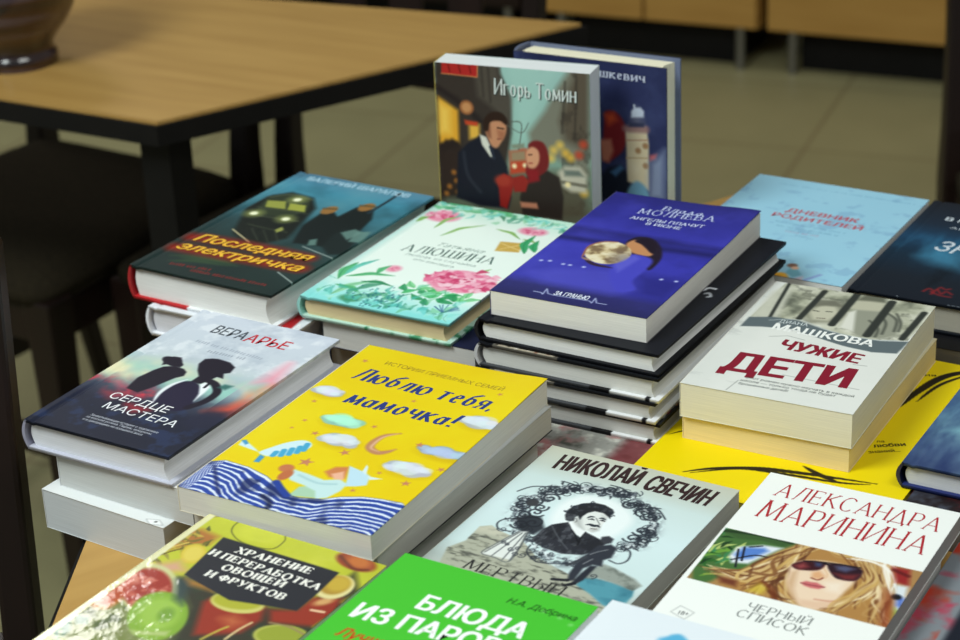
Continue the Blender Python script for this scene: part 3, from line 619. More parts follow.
def art_svech(s):
    s.grad([(0, rgb(168,170,160)), (.12, rgb(182,186,176)), (.24, rgb(180,192,188)), (.34, rgb(206,226,226)), (.6, rgb(214,234,236)), (.8, rgb(206,224,222)), (.88, rgb(196,206,196)), (1, rgb(196,198,180))])
    v = s.Y; n = s.noise(9, 3); n2 = s.noise(24, 6)
    land = np.array([(6.8,57),(12.6,69.2),(11.5,87.6),(17.3,91.8),(26.2,88.1),(43,84.7),(60.1,72),(77.8,66.1),(95.1,60.3),(110.8,48.3),(121.5,42.5),(128.4,29.5),(30.3,-21.2)]); m = np.clip(.5 - s.sd(land)/1.4, 0, 1)
    s.mix(m, rgb(176,178,160)); n5 = s.noise(4, 33, 4, .6, 1.6); s.mix(m*np.clip((n5-.5)*5, 0, .8), rgb(128,130,116)); s.mix(m*np.clip((n5-.62)*6, 0, .8), rgb(84,86,80)); s.mix(m*np.clip((n2-.5)*3, 0, .7), rgb(208,206,186))
    s.poly([(95.3,65.6),(103.8,67.1),(128.3,67.2),(131.1,58.7),(131,50.2),(126.2,42.2),(119.7,43),(108.4,49.9),(96.3,55.1)], rgb(84,152,168), 1); s.mix(s.sd(np.array([(95.3,65.6),(103.8,67.1),(128.3,67.2),(131.1,58.7),(126.2,42.2),(108.4,49.9)])).clip(-1, 0)*-(n-.4)*1.5, rgb(50,110,130))
    s.poly([(93.8,62.5),(95,74.9),(100.1,82.9),(107.8,81.5),(116.4,78.5),(123.6,76.4),(130.8,71.4),(128.3,64.4),(113.3,66.7),(103.8,67.1)], rgb(150,158,150), 1.2); s.mix(np.clip(.5-s.sd(np.array([(93.8,62.5),(95,74.9),(100.1,82.9),(107.8,81.5),(116.4,78.5),(130.8,71.4),(128.3,64.4),(113.3,66.7)]))/1.2, 0, 1)*np.clip((n-.5)*4, 0, .9), rgb(96,104,98))
    ink = rgb(38,44,54); r = np.random.RandomState(11)
    # the oval of scrolls and leaves around the portrait
    s.poly([(48.6,109.6),(42.7,126.1),(43.5,139.7),(49.5,150.1),(61,153.5),(73.6,151.6),(85.4,144.5),(92,134.9),(92.1,122.3),(89.7,111.6),(85.9,106.6),(62.9,107.4)], rgb(238,246,246), 3, .9, sm=True)
    def scroll(c, R, a0, turns, w):
        t = np.linspace(0, 1, 26); a = a0 + turns*6.28*t; rr = R*(1-t*.85)
        s.line(np.stack([c[0]+rr*np.cos(a), c[1]+rr*np.sin(a)], -1), w, ink, .35, .9, sm=False)
    band = np.exp(-(s.sd(spline([(47.5,87),(32,98),(22.6,115.8),(21.9,128.7),(28.2,136.9),(28.5,145.5),(37,151.5),(44.2,156.8),(54.2,160.1),(63.5,161.5),(72.7,162.8),(82.7,156.2),(90.5,153.6),(98.3,149.4),(104.1,137.9),(108.5,124.4),(107.9,113.2),(102.3,105.7),(96.7,98.3),(86.9,81.2),(73.9,73)], True, 6))/5.0)**2)*(s.Y > s.h*.28)
    s.mix(band*np.clip((s.noise(3.2, 23, 3)-.45)*5, 0, .75), rgb(64,70,80))
    ring = spline([(47.5,87),(32,98),(22.6,115.8),(21.9,128.7),(28.2,136.9),(28.5,145.5),(37,151.5),(44.2,156.8),(54.2,160.1),(63.5,161.5),(72.7,162.8),(82.7,156.2),(90.5,153.6),(98.3,149.4),(104.1,137.9),(108.5,124.4),(107.9,113.2),(102.3,105.7)], False, 10)
    for i, p in enumerate(ring[::2]):
        for j in range(3):
            q = p + r.normal(0, 2.6, 2); k = r.rand()
            if k < .72: scroll(q, r.uniform(2, 5.2), r.uniform(0, 6.28), r.choice([-1, 1])*r.uniform(.8, 1.5), .7)
            else:
                a = r.uniform(0, 6.28); s.leaf(q, q + np.array([math.cos(a), math.sin(a)])*r.uniform(3, 6), 1.6, [ink, rgb(120,128,138), rgb(26,30,38)][r.randint(3)], alpha=.9)
    s.mix(band*np.clip((s.noise(2.8, 29, 3)-.56)*8, 0, .85), rgb(226,236,238))
    for c, R in zip([(22.9,122.6),(25.9,129.1),(28.1,112.1),(33.8,118.3),(31.9,101.2),(38.3,106),(33.5,124.7),(70.7,163.5),(62.5,163.3),(81.4,152.3),(93.2,148.4),(99.6,145.2),(102.2,127.4),(106.6,128.1),(101,117.4),(108.5,118.2),(35.2,147.2),(32.9,137.6),(39.5,156.1)], (6, 6, 5, 6, 6, 7, 5, 6, 5, 5, 6, 5, 6, 5, 6, 5, 5, 6, 5)):
        scroll(c, R, r.uniform(0, 6.28), r.choice([-1, 1])*1.4, 1.5)
    for q in ([(31.3,90.7),(23.2,90.4),(19,96.2),(21,102.7),(27.5,106)], [(101,105.1),(107.3,102.2),(110.3,93.2),(107.2,87.1),(100.5,88.1)], [(10,136.1),(16.2,146.1),(30.3,151.5)], [(41.4,158.8),(33.9,160.1),(28.9,160)], [(89.2,156.2),(99.6,154.9),(108.6,146.5)], [(93.1,154.9),(100.2,156.9)], [(59.2,169.5),(67.9,168.8),(76,162.8)]):
        s.line(q, 1.2, ink, .4, .85)
    # the lady in a long pale dress
    s.poly([(25.7,106.1),(30,113.1),(39.2,114.5),(48.2,103.1),(45.9,94),(36.4,93.3)], rgb(30,34,42), 1.5, .9); s.disc([(26,127.5)][0], 4, rgb(60,62,66), .8); 
    s.poly([(40.9,95.6),(48.4,61.5),(28.6,60.4),(30.7,72.2),(35.8,93)], rgb(226,230,226), 1)
    for q in ([(40.5,93.5),(42,78),(43.6,59.9)], [(38.6,92.5),(37,75.4),(35.7,61)], [(42,93.6),(45.9,76.9),(47.8,61.1)], [(36.9,92.6),(33,76.5),(29.8,62.6)], [(35.8,93),(30.4,72.7),(28.4,61.2),(37.9,60),(48.5,61.2),(40.9,95.6)]):
        s.line(q, .9, rgb(90,96,98), .4, .9)
    # the framed portrait
    coat = np.array([(47.5,87.7),(47.5,101.7),(49.8,109.4),(57.4,116.7),(63.4,109.8),(68.6,105.5),(72.5,104.1),(72,111.1),(81.6,107.9),(89.5,105.1),(89.6,95.6),(83.4,86.2),(71.7,81.8),(58.1,83)]); mc = np.clip(.5 - s.sd(coat)/1.2, 0, 1)
    s.mix(mc, rgb(46,48,56)); s.mix(mc*np.clip((s.noise(5, 4, 3, 2.5, 1)-.5)*4, 0, .55), rgb(104,108,114)); s.mix(mc*np.clip((s.noise(9, 14)-.5)*4, 0, .6), rgb(28,30,36))
    s.line([(59.5,114.3),(68.1,105.2),(73.9,98.5)], 1.2, rgb(20,22,28)); s.line([(72.3,110.7),(73.3,102.3),(75.6,95.2)], 1.2, rgb(20,22,28)); s.line([(50.5,108.1),(62,96.6),(72.4,88.1)], 1, rgb(90,94,100), a=.7)
    s.poly([(57.4,116.7),(60,118.6),(65.8,113.8),(72.1,111.7),(72.5,104.1),(67.7,106.7),(63,110.5)], rgb(240,244,244), .5)
    s.poly([(59.8,119),(58.9,125.4),(61.2,127.7),(61.6,133.1),(64.9,137.1),(70.7,137.2),(75.6,133.9),(77.1,127.8),(77.4,123.4),(78.4,117.2),(76.8,113),(71.9,112.2),(65.4,114.5),(62.1,116.2)], rgb(228,232,228), .6, sm=True)
    s.poly([(60.5,118.2),(59.6,124.6),(61.1,126),(66.1,117.6),(70.5,112.6),(65.2,114.4)], rgb(176,180,178), 1.6, .8); s.poly([(72.4,114.4),(76.6,117.4),(77.2,121.1),(78.9,115.7),(76.3,112.5)], rgb(182,186,184), 1.4, .8); s.poly([(71.4,133.8),(75.9,132.9),(77.1,127.2),(74.8,128.3)], rgb(186,190,188), 1.4, .7)
    hair = [(54.7,118.1),(51.3,123.3),(49.9,130.1),(51,136.2),(54.9,141.4),(60.3,145),(67.5,145.4),(74.5,142.6),(77.1,139.3),(76.5,136.6),(78.2,131.8),(75.4,133.8),(71.3,136),(65.6,135.7),(62.6,131.9),(61.7,126.8),(62.2,122.5),(58.9,126),(58,123.8),(59.6,119.5),(57.5,117.8)]
    mh = s.poly(hair, rgb(34,36,42), .6); s.mix(mh*np.clip((s.noise(4, 17)-.52)*5, 0, .7), rgb(92,96,102))
    for i in range(12):
        p = np.array(hair[2 + i % 8]) + r.normal(0, .8, 2) + (0, -1.5); scroll(p, 1.7, r.uniform(0, 6), 1.0, .8)
    s.line([(65.3,126.1),(66.5,128.7),(69.1,129.2)], 1.7, ink, taper=True); s.line([(72.1,129),(73.8,130.1),(76.6,129.3)], 1.7, ink, taper=True); s.line([(66.9,125.2),(68.4,126.2),(70.2,126)], .9, rgb(60,64,70)); s.line([(73.7,127.2),(75.4,127.8),(76.8,127.3)], .9, rgb(60,64,70)); s.disc([(68.6,126.3)][0], .9, rgb(40,42,48), .4); s.disc([(75.1,127.7)][0], .9, rgb(40,42,48), .4)
    s.line([(70.4,128.4),(73.7,124.9),(75.8,122.6),(74.7,120.9)], .7, rgb(120,124,124)); s.line([(68.4,118.6),(70.6,120),(73.4,119.7),(75.2,120.6),(77.4,119.7)], 2.8, ink, taper=True); s.line([(73.3,116),(75.4,116.5),(76.5,117)], 1.0, rgb(110,100,100)); s.line([(58.8,121.4),(59.5,122.8),(61.4,119.8),(61,118.5)], .7, rgb(120,122,124))
    # ornament below and the running gentleman
    for i in range(26):
        p = np.array([(67,74)][0]) + r.normal(0, 1, 2)*(16, 3.6); scroll(p, r.uniform(1.5, 3), r.uniform(0, 6), 1.2, .8)
    s.line([(50.2,82.2),(52.4,74.1),(62.7,67.3),(75.2,70.7),(83.2,76.3)], 1.1, ink, .4, .8)
    s.poly([(84.9,106.1),(84,110.3),(87.4,113),(91.6,111.1),(92.5,106.3),(89.5,102.9)], rgb(56,58,66), .8)
    s.poly([(84.9,84.7),(86.6,99.3),(93.2,104.8),(98.5,102.3),(100.4,91.1),(97.4,86.5),(100.1,79.9),(94.3,79),(91.3,73),(92.6,59),(89.6,56),(86.4,64.6),(85,77.2)], rgb(48,52,62), .9)
    s.poly([(93.5,77.7),(97.4,79.1),(97.5,61.5),(95.1,54.5),(92.7,53.2),(92.6,67.7)], rgb(40,44,54), .8); s.line([(89.2,57.3),(85.1,55.7),(81,54.5)], 3, rgb(30,32,40)); s.line([(94.4,55.8),(90.5,51.5)], 3, rgb(30,32,40))
    s.line([(86.4,84.9),(83.2,76.3),(81,72.2)], 2.6, rgb(60,64,72)); s.line([(87.4,89),(89.8,93.3),(94.2,98.5)], .9, rgb(120,124,130)); s.line([(88.8,77.6),(91.2,84.9)], .9, rgb(120,124,130))
    s.text('НИКОЛАЙ', *[(14.8,172.7),(72.8,176.1)], 19.5, rgb(52,32,34), bold=.045, slant=.0); s.text('СВЕЧИН', *[(78,174.5),(122.9,172.4)], 19.5, rgb(52,32,34), bold=.045, slant=.0)
    s.text('МЕРТВЫЙ', *[(26.3,41.4),(93.8,39.9)], 10.5, rgb(46,46,46), 'serif', thin=.05, thick=.15, serif=.09)

def art_dnev(s):
    s.fill(rgb(156,206,228)); n = s.noise(40, 3); s.mix((n-.5)*.7, rgb(172,216,232)); n3 = s.noise(14, 8)
    s.mix(np.clip((n3-.62)*3, 0, .3), rgb(110,150,190))
    s.scrib(*[(24,180.2),(142,179.7)], 2.6, rgb(110,160,190), 5, .6)
    red = rgb(190,84,96)
    s.text('ДНЕВНИК', *[(52.5,123.6),(113.6,123.8)], 8.5, red, bold=.05); s.text('РОДИТЕЛЕЙ', *[(45.5,110.8),(121.8,110.1)], 8, red, bold=.05)
    for i, q in enumerate(([(54.2,100.5),(113.4,98.2)], [(57.6,92.6),(110,91)], [(68.4,87),(96.9,87.3)])):
        s.scrib(*q, 2.6, rgb(100,150,180), i, .6)
    s.scrib(*[(69.1,83.9),(97.1,84)], 2.6, rgb(190,130,160), 9, .5); s.scrib(*[(79.1,79.2),(97.2,76)], 2.6, rgb(110,150,180), 3, .5)
    s.poly([(95.8,-7.7),(93.2,3.2),(100.9,6.7),(107.1,-2.5),(107.8,-11),(99.7,-14.7)], rgb(240,176,56), 1.5, sm=True)
    s.poly([(100.8,7.7),(100.2,18.1),(105.7,19.5),(113.4,8.3),(108.9,2)], rgb(120,180,196), 1); s.disc([(100.4,22.5)][0], 4, rgb(130,96,80), 1, 1, 4); s.disc([(104,18.8)][0], 3, rgb(226,180,150), 1)
    s.poly([(107.7,-4.8),(115.1,6.4),(119.6,-4.5),(111.2,-8.4)], rgb(220,190,200), 1.5, .8); s.line([(119.5,0.6),(126.1,14.1)], 3, rgb(140,160,210), 1.2)

def art_zn(s):
    s.grad([(0, rgb(24,30,40)), (.2, rgb(26,34,44)), (.45, rgb(22,46,66)), (.6, rgb(30,66,96)), (.75, rgb(30,44,60)), (1, rgb(30,34,42))])
    n = s.noise(24, 3, 4, 1.6, .5); n2 = s.noise(40, 9); v = s.Y/s.h
    s.mix(np.exp(-((v-.52)/.14)**2)*(n-.35)*2.2, rgb(56,124,160)); s.mix((n2-.5)*.8*np.exp(-((v-.3)/.12)**2), rgb(50,52,36)); s.mix(np.clip((n-.62)*3, 0, .6)*(v < .65), rgb(16,22,30))
    s.poly([(25.9,80.3),(33.7,102.5),(58.3,91.4),(66.8,65),(39.9,70)], rgb(80,160,196), 9, .55)
    for q in ([(51.9,17.3),(54.1,23.7),(58,21.3)], [(58.7,14.7),(60.3,23.6),(65.3,17.8),(67.3,23.5),(72.6,19.9)], [(60.1,24.3),(61.5,29.1),(65.4,26.8),(68.5,29)], [(57.2,18.9),(64.7,15.1),(73.2,14.9)]):
        s.line(q, 2, rgb(150,36,40), 1, .8)
    w = rgb(206,216,224)
    s.text('В РАЙ', *[(21.3,158),(53.6,156.4)], 7, w, bold=.05); s.text('АННА', *[(30,143),(58.2,141.7)], 3.5, w); s.text('ЗНАК', *[(31.9,97.2),(88.1,86.6)], 20, w, bold=.015)
    s.text('УБИЙСТВО ВРЕДНОГО', *[(25.1,-4.7),(85.7,-3.3)], 4.2, rgb(150,160,170), bold=.02)

def art_yel(s):
    s.fill(rgb(240,214,10)); n = s.noise(50, 3); s.mix((n-.5)*.4, rgb(250,226,40))
    k = rgb(34,28,18)
    s.line([(2.7,65.6),(10.4,75.7),(25.9,90.7),(41.2,112.2)], 2, k, taper=True)
    s.line([(33.1,21.5),(48.8,34),(74.2,46.2),(95.3,51.3),(119.1,55.3),(151.2,59.9)], 4.5, k, taper=True); s.line([(37.5,22.1),(64.6,41.1),(92.7,46.6),(129.6,51.5),(147.7,57.3)], 3, k, taper=True); s.line([(100.2,62.2),(114.4,55.5),(127.1,52.2)], 4.5, k, taper=True)
    s.line([(127.8,169.8),(131.6,200),(142.7,231.5),(174.4,261.3)], 6.5, k, taper=True); s.line([(135.5,181.9),(141.5,213.4),(156.6,241)], 3, k, taper=True)
    s.text('ла', *[(131.6,113.5),(136.2,115.7)], 3.4, k, bold=.03); s.text('любви', *[(132.5,106),(150.6,117.2)], 5, k, bold=.05); s.text('знаний...', *[(132.4,96.7),(150,108.1)], 4.2, k, bold=.03)
    s.text('ия', *[(127.5,222.6),(134.8,224.8)], 4, k, bold=.03)

def art_blue(s):
    s.grad([(0, rgb(66,84,118)), (.12, rgb(78,102,136)), (.3, rgb(104,144,164)), (.45, rgb(80,114,146)), (1, rgb(60,88,124))])
    n = s.noise(22, 3, 4, 1.8, .6); s.mix((n-.45)*2, rgb(130,176,186)); s.mix((.45-n)*2, rgb(30,44,92))
    s.poly([(9.8,52.7),(14.1,58.3),(21.3,59.9),(22.8,55.3),(16.2,52.1)], rgb(140,200,206), 5, .5)

def art_mar(s):
    s.fill(rgb(243,246,242))
    ph = np.array([(1,123.6),(125.9,124.7),(127.8,59.4),(2.8,60.7)]); m = np.clip(.5 - s.sd(ph)/.4, 0, 1)
    base = s.col.copy(); n = s.noise(12, 3)
    s.fill(rgb(170,130,80))
    # foliage on the left, blue patch, red patch on the right
    s.poly([(10.3,50.8),(-17.5,114.1),(0.9,125.4),(28.8,130.2),(47.9,125.6),(41.6,114.6),(34.1,100.5),(28.4,82.2),(21.4,73.8),(17.5,64.3)], rgb(70,110,56), 2)
    r = np.random.RandomState(5); A = np.array([(3.3,91.3)][0])
    for i in range(60):
        p = np.array([(3.1,88.6)][0]) + r.normal(0, 1, 2)*(13, 15); a = r.uniform(.2, 2.4)
        s.leaf(p, p + np.array([math.cos(a), math.sin(a)])*r.uniform(8, 18), r.uniform(2, 4), [rgb(40,96,40), rgb(110,160,60), rgb(24,56,30), rgb(190,206,120), rgb(60,130,80)][r.randint(5)], alpha=.9)
    s.poly([(-0.6,119.2),(11.8,122.2),(30.6,125.6),(45.9,124.1),(40.8,116.8),(26.8,118.4),(12.4,114.3)], rgb(60,92,50), 1.5); s.line([(1.7,120.3),(24.5,124.1),(43.5,123.5)], 3, rgb(24,44,26), 1, .8)
    s.poly([(15.4,94.3),(16.1,105.3),(28.7,113.9),(41.2,115.7),(36.1,105.4),(29,90.3),(19.7,87.2)], rgb(226,232,240), 1.5); s.poly([(17.7,96.8),(19.5,106.9),(31.1,111),(34.7,108.7),(29,96.8),(22.8,92.6)], rgb(86,130,206), 2)
    for q in ([(17.6,103.3),(23.7,83.9)], [(20,107.2),(24.3,92)], [(18.3,90.5),(28.7,100.6),(37.4,102)], [(22.8,108.5),(29.1,112.7)]):
        s.line(q, 1.3, rgb(24,26,36))
    # the hair as long strokes
    H = [rgb(214,182,124), rgb(186,146,88), rgb(124,78,44), rgb(240,220,176), rgb(96,54,32), rgb(206,168,98)]
    s.poly([(19.7,65.4),(24.7,75.3),(35.8,96.1),(44.7,113.4),(53.1,125.8),(69.2,124.8),(87.1,125.3),(97.5,125),(107.4,121.9),(115.8,108.1),(121.3,81.1),(127.9,58.2),(100.7,59.4),(82.2,62.6),(64.5,62.8),(43.4,61.5),(25.7,60.6)], rgb(176,130,72), 2)
    for i in range(95):
        t = i/95; c = H[r.randint(6)]; j = lambda q, k=7: [(x + r.normal(0, k*.22), y + r.normal(0, k*.22)) for x, y in q]
        K = r.randint(5)
        q = [[(53.7,124.2),(45.1,105.7),(38.9,88.4),(30.2,77.9),(13,75)], [(54.2,123.1),(51.3,103.3),(49.8,87.2),(47.8,76),(43,62.5)], [(52,111.5),(50.6,95.2),(51.1,77.6),(60.4,67),(69.6,62.8)], [(58.2,126.3),(77.1,124.6),(92.5,117.4),(102.3,96.7),(101.2,71.7)], [(89.3,126.4),(103.2,112.2),(111.7,91.2),(112.5,74.6),(121.6,62.3)]][K]
        s.line(j(q, 16), r.uniform(1.2, 3.2), c, .6, .8, taper=True)
    s.line([(31.9,86.4),(28.1,78.2),(30.2,71.5),(35.4,71.5),(37.4,76.2)], 2.2, rgb(210,176,110)); s.line([(44.5,74.5),(51.4,70.2),(58.5,58.8)], 4, rgb(110,50,24), 1, .8); s.poly([(39.3,62),(43.5,74),(49.3,69.2),(49.3,62.8)], rgb(206,180,60), 2, .8)
    s.poly([(17.5,70.7),(30.6,70.5),(32.2,63.7),(22.8,64.3)], rgb(96,40,30), 2, .8)
    # the face
    s.poly([(52.6,100),(57.5,107.5),(71.1,112.6),(89.7,111),(92.2,96.9),(90.6,83.8),(89.1,70.8),(83,60.6),(72.9,60.7),(64.6,69),(57,80.4),(53.9,91.6)], rgb(238,212,184), 1.5, sm=True)
    s.poly([(57,80.4),(55.5,92.4),(58,96.1),(63.3,75.8),(71.1,62.2),(65.5,66.9)], rgb(200,160,120), 2, .7); s.poly([(70.5,66.9),(79.9,68.8),(90.1,74.9),(89.3,63.6),(80.5,60.6),(71.7,60.6)], rgb(226,190,160), 2, .8); s.poly([(77,89.8),(86.8,94.4),(88.5,82.7),(81.3,81.8)], rgb(246,232,214), 3, .7)
    s.poly([(66.5,97.5),(69.9,100.4),(74.6,96.3),(72.6,91.5),(68,91.9)], rgb(220,160,110), 1.6, .8); s.line([(68.2,91.2),(72.3,90.6),(74.2,94)], 1.4, rgb(150,80,60)); s.line([(69.9,105.6),(75.3,98.6),(75.4,94.1)], 1.4, rgb(232,196,160))
    s.poly([(64.3,83.8),(66.7,86.9),(69.9,86.9),(72.7,87.8),(78.8,85.1),(76.4,81.5),(71.6,80.7),(67.4,81.5)], rgb(206,110,112), .9); s.line([(64.7,83.5),(70.4,83.7),(78.7,84.6)], .8, rgb(130,50,60))
    s.line([(78,70.4),(86.2,71.9),(90.9,74.5)], 1, rgb(190,110,90), .8, .7)
    # the dark glasses
    s.poly([(52.6,100),(55.7,105.4),(61.9,109.6),(68.8,110.2),(70.6,107.2),(68.9,101.2),(62.5,97.7),(56.5,96.7)], rgb(60,20,28), .8, sm=True); s.poly([(54.2,100),(58.3,105.3),(62.2,102),(58.7,97.5)], rgb(176,80,80), 2, .7); s.poly([(63.4,109),(68.5,109.3),(68.8,105),(65.8,104.4)], rgb(60,80,120), 1.5, .8)
    s.poly([(71.5,108.9),(78.7,113.1),(90.4,112.6),(93.3,107.1),(92.1,98.9),(84.7,96.5),(79,98.3)], rgb(44,22,34), .8, sm=True); s.poly([(77.8,101.6),(84.9,103.1),(91.9,106.4),(91.2,99.5),(85.7,97.4)], rgb(140,50,50), 2, .7); s.poly([(76.2,109.3),(81.5,112.3),(87.7,111.1),(83.9,105.7),(78.8,105.9)], rgb(96,110,150), 1.8, .7)
    s.line([(69,109.6),(71.7,109.3)], 2, rgb(30,20,26)); s.line([(57.6,107.3),(71.6,111.3),(90,113.7)], 1.3, rgb(30,22,30))
    for i in range(16):
        s.line([(x + r.normal(0, 2), y + r.normal(0, 2)) for x, y in [(90.9,121.9),(100.9,106.1),(100.6,90.9),(94.4,73.3),(90.1,61.6)]], 1.8, H[r.randint(6)], .6, .85, taper=True)
    for i in range(12):
        s.line([(x + r.normal(0, 2.5), y + r.normal(0, 2.5)) for x, y in [(83.1,122.1),(94.5,126.2),(106.2,116.2),(114.7,95.1)]], 2, [rgb(236,222,190), rgb(250,246,236), rgb(200,160,110)][r.randint(3)], .6, .85, taper=True)
    s.poly([(106.5,122.7),(116.8,123.8),(121.6,105.8),(113.7,107.1)], rgb(150,40,40), 2); s.line([(108.2,119.7),(118,116.6)], 3, rgb(90,24,26), 1, .8); s.poly([(113.9,104.7),(121.6,105.8),(128.3,74.9),(122,79.1)], rgb(220,228,232), 2); s.poly([(118.6,94.5),(124.3,92.2),(125.7,80.8),(121.6,83.7)], rgb(90,120,200), 2); s.poly([(121.3,81.1),(125.8,78.5),(127.9,65.2),(124.9,66.2)], rgb(150,190,90), 2); s.disc([(119,92.2)][0], 3, rgb(20,24,30), 1)
    s.poly([(109.5,97.6),(116.5,93.5),(128.4,58.4),(120.3,59.3)], rgb(150,70,40), 3, .7)
    s.col = base*(1-m[:, None]) + s.col*m[:, None]
    red = rgb(178,36,48)
    s.text('АЛЕКСАНДРА', *[(11.4,173.4),(117.5,172.2)], 16.5, red, 'serif', thin=.045, thick=.13, serif=.07)
    s.text('МАРИНИНА', *[(10.8,144.7),(117.8,143.3)], 21.5, red, 'serif', thin=.045, thick=.125, serif=.07)
    g = rgb(120,126,124)
    s.text('ЧЕРНЫЙ', *[(46.3,44.3),(85,43.6)], 7.2, g, 'serif', thin=.07, thick=.15, serif=.05); s.text('СПИСОК', *[(43.5,35.3),(86.3,33)], 7.4, g, 'serif', thin=.07, thick=.15, serif=.05)
    s.line([(9.4,23.4),(11.9,31.6),(21.9,28.1),(19.4,19.3),(9.4,23.4)], .8, rgb(190,194,192), sm=False); s.text('18+', *[(14,22.8),(19.7,23.3)], 4.2, rgb(120,124,124), bold=.03)

def art_hran(s):
    s.fill(rgb(192,196,50)); n = s.noise(30, 3); n1 = s.noise(8, 12); s.mix((n-.5)*1.6, rgb(224,222,96)); s.mix((.45-n)*1.6, rgb(170,176,40))
    # lower part: dark gaps between jars
    s.poly([(25.1,143.8),(32.3,150.1),(51,149.7),(68.2,141.1),(92.3,146.4),(111.6,151.7),(114.3,167.9),(117.9,200.1),(132.8,182.6),(139.7,128.6),(78,38),(31.7,57.5)], rgb(50,50,36), 3)
    s.poly([(6.5,66.3),(-10,135),(-1.1,137.2),(27.3,147),(54.5,124.5),(67.6,94.1),(54.6,51.7)], rgb(120,130,70), 5); s.mix(np.clip((n1-.5)*3, 0, .5)*(s.Y < 150), rgb(40,60,40))
    # herbs and lemons at the upper left
    s.poly([(-0.5,192.6),(7.6,198.2),(21.6,196),(22.1,185.6),(11.7,177.5),(1.7,167.1)], rgb(176,112,50), 3); r = np.random.RandomState(3)
    for i in range(40):
        p = np.array([(6.2,178.6)][0]) + r.normal(0, 1, 2)*(9, 10); a = r.uniform(0, 6.28)
        s.leaf(p, p + np.array([math.cos(a), math.sin(a)])*r.uniform(5, 12), 2.6, [rgb(110,104,40), rgb(70,74,30), rgb(150,140,60), rgb(196,176,70)][r.randint(4)], alpha=.9)
    s.line([(-0.3,162),(3.8,172.1),(9.8,181.8)], 1.4, rgb(216,190,90)); s.line([(1.3,156.4),(6.8,168.4),(11,174.6)], 1.2, rgb(90,70,30))
    s.ell([(20.7,173),(19.9,163.6),(11.7,177.5)], rgb(214,190,60), 1); s.ell([(20.7,173),(20,165.7),(14.1,176.1)], rgb(226,206,96), 1.5, .8)
    s.poly([(6.8,151.6),(18.9,163),(29.3,155.7),(18,147.2)], rgb(214,160,140), 4, .9)
    # the open jar with red peppers, the green tomato
    s.ell([(23.3,130),(22.2,109.9),(0.2,143)], rgb(206,206,150), 1.2, .9); s.ell([(21.9,129.8),(21.1,112.9),(3.4,139.5)], rgb(160,50,38), 1.5); s.mix(s.emask([(21.9,129.8),(21.1,112.9),(3.4,139.5)], 2)*np.clip((n1-.5)*4, 0, .8), rgb(226,150,130)); s.ell([(5.6,113.3),(3.9,101.4),(-4.8,120.1)], rgb(200,150,30), 2); s.poly([(2.8,100.9),(1.9,133.7),(17.4,124.4),(14.3,103.3)], rgb(176,60,40), 3, .8)
    s.ell([(45.5,110.3),(43.2,90.4),(24.8,121)], rgb(130,170,50), 1.2); s.ell([(45.2,112.5),(42.8,99.5),(31.8,119.8)], rgb(160,196,80), 3, .8); s.ell([(49,113.3),(48.3,107),(43.5,116.3)], rgb(110,150,50), 2, .8)
    for q in ([(2.1,77.9),(2.9,85.4),(11.4,75.9),(11.6,69)], [(2.1,89.7),(12.1,90.3),(15.3,84.9),(10.2,82.2)], [(3.7,69.4),(3.5,76.3),(12.3,64.8)]):
        s.poly(q, rgb(36,100,80), 1.5)
    s.poly([(40.8,91.4),(54.3,96.2),(61.7,101.3),(62.9,96.2),(45.8,89)], rgb(190,200,140), 1.5, .8)
    s.poly([(29.8,145.8),(37.8,152.6),(51,125.1),(42.8,128)], rgb(46,66,72), 3, .8); s.poly([(35,148.6),(51.8,149.9),(57,145.2),(41.4,144.4)], rgb(214,140,50), 3, .8)
    # red jars with yellow lids
    s.poly([(59,133.8),(60.5,139.6),(94.6,145.2),(100.4,133.7),(97.8,118.1),(86.8,109.9),(75.5,103.9)], rgb(150,46,26), 2.5); s.poly([(98,144.6),(111.6,151.7),(112.2,166.8),(127,174.6),(132.8,158.1),(129.9,142.2),(105.8,134.2)], rgb(150,48,28), 2.5)
    s.poly([(79.3,125),(84.2,130),(92.3,127.1),(88.8,120.4)], rgb(226,150,90), 5, .6); s.line([(118.9,155.6),(126.4,157.1)], 2, rgb(240,200,160)); s.ell([(120.1,166),(116.1,161.4),(118.1,168.7)], rgb(226,190,120), 2, .8)
    s.ell([(77.1,142.1),(61.6,137.2),(83.8,133.4)], rgb(206,200,110), .8); s.ell([(76.2,143.4),(62.6,138.7),(81.3,136.7)], rgb(176,176,50), 1); 
    s.ell([(116.8,181.8),(108.7,173.7),(123.9,171.7)], rgb(226,214,150), .8); s.ell([(115.5,183.6),(108.9,177.6),(121.4,175.4)], rgb(176,140,50), 1.2); s.ell([(116.5,185.4),(110.8,181.1),(121,178.9)], rgb(206,176,60), 2, .8)
    s.ell([(119.6,126.2),(105.2,119.7),(126.4,117)], rgb(190,190,90), .8); s.ell([(119,127),(106.8,120.5),(124.6,119.5)], rgb(150,160,50), 1)
    s.line([(82.2,102.8),(85.2,113.8),(87.7,119.9)], 1.6, rgb(190,176,70)); s.line([(94,109),(94.8,120.1),(97,129.5)], 1.4, rgb(226,206,150)); s.line([(105.8,134.2),(117.6,135.7),(130.8,133.2)], 1.4, rgb(150,130,90))
    s.poly([(129.9,142.2),(130.7,151),(133.6,148.9),(133.4,139.3)], rgb(196,206,40), 2); s.poly([(129.5,171),(131.8,182.1),(137.4,180.1),(135.3,166.7)], rgb(200,190,40), 3)
    # lime outline, the onion at the right
    s.line([(21.6,215.2),(22.2,209.3),(26.2,203.1),(36.7,197.5),(51.2,196.9),(59.6,200),(60.1,209.7),(57,214.9)], 1, rgb(96,100,30)); s.ell([(42.1,210),(57.2,213.7),(36.3,220.8)], rgb(214,216,70), 4, .5)
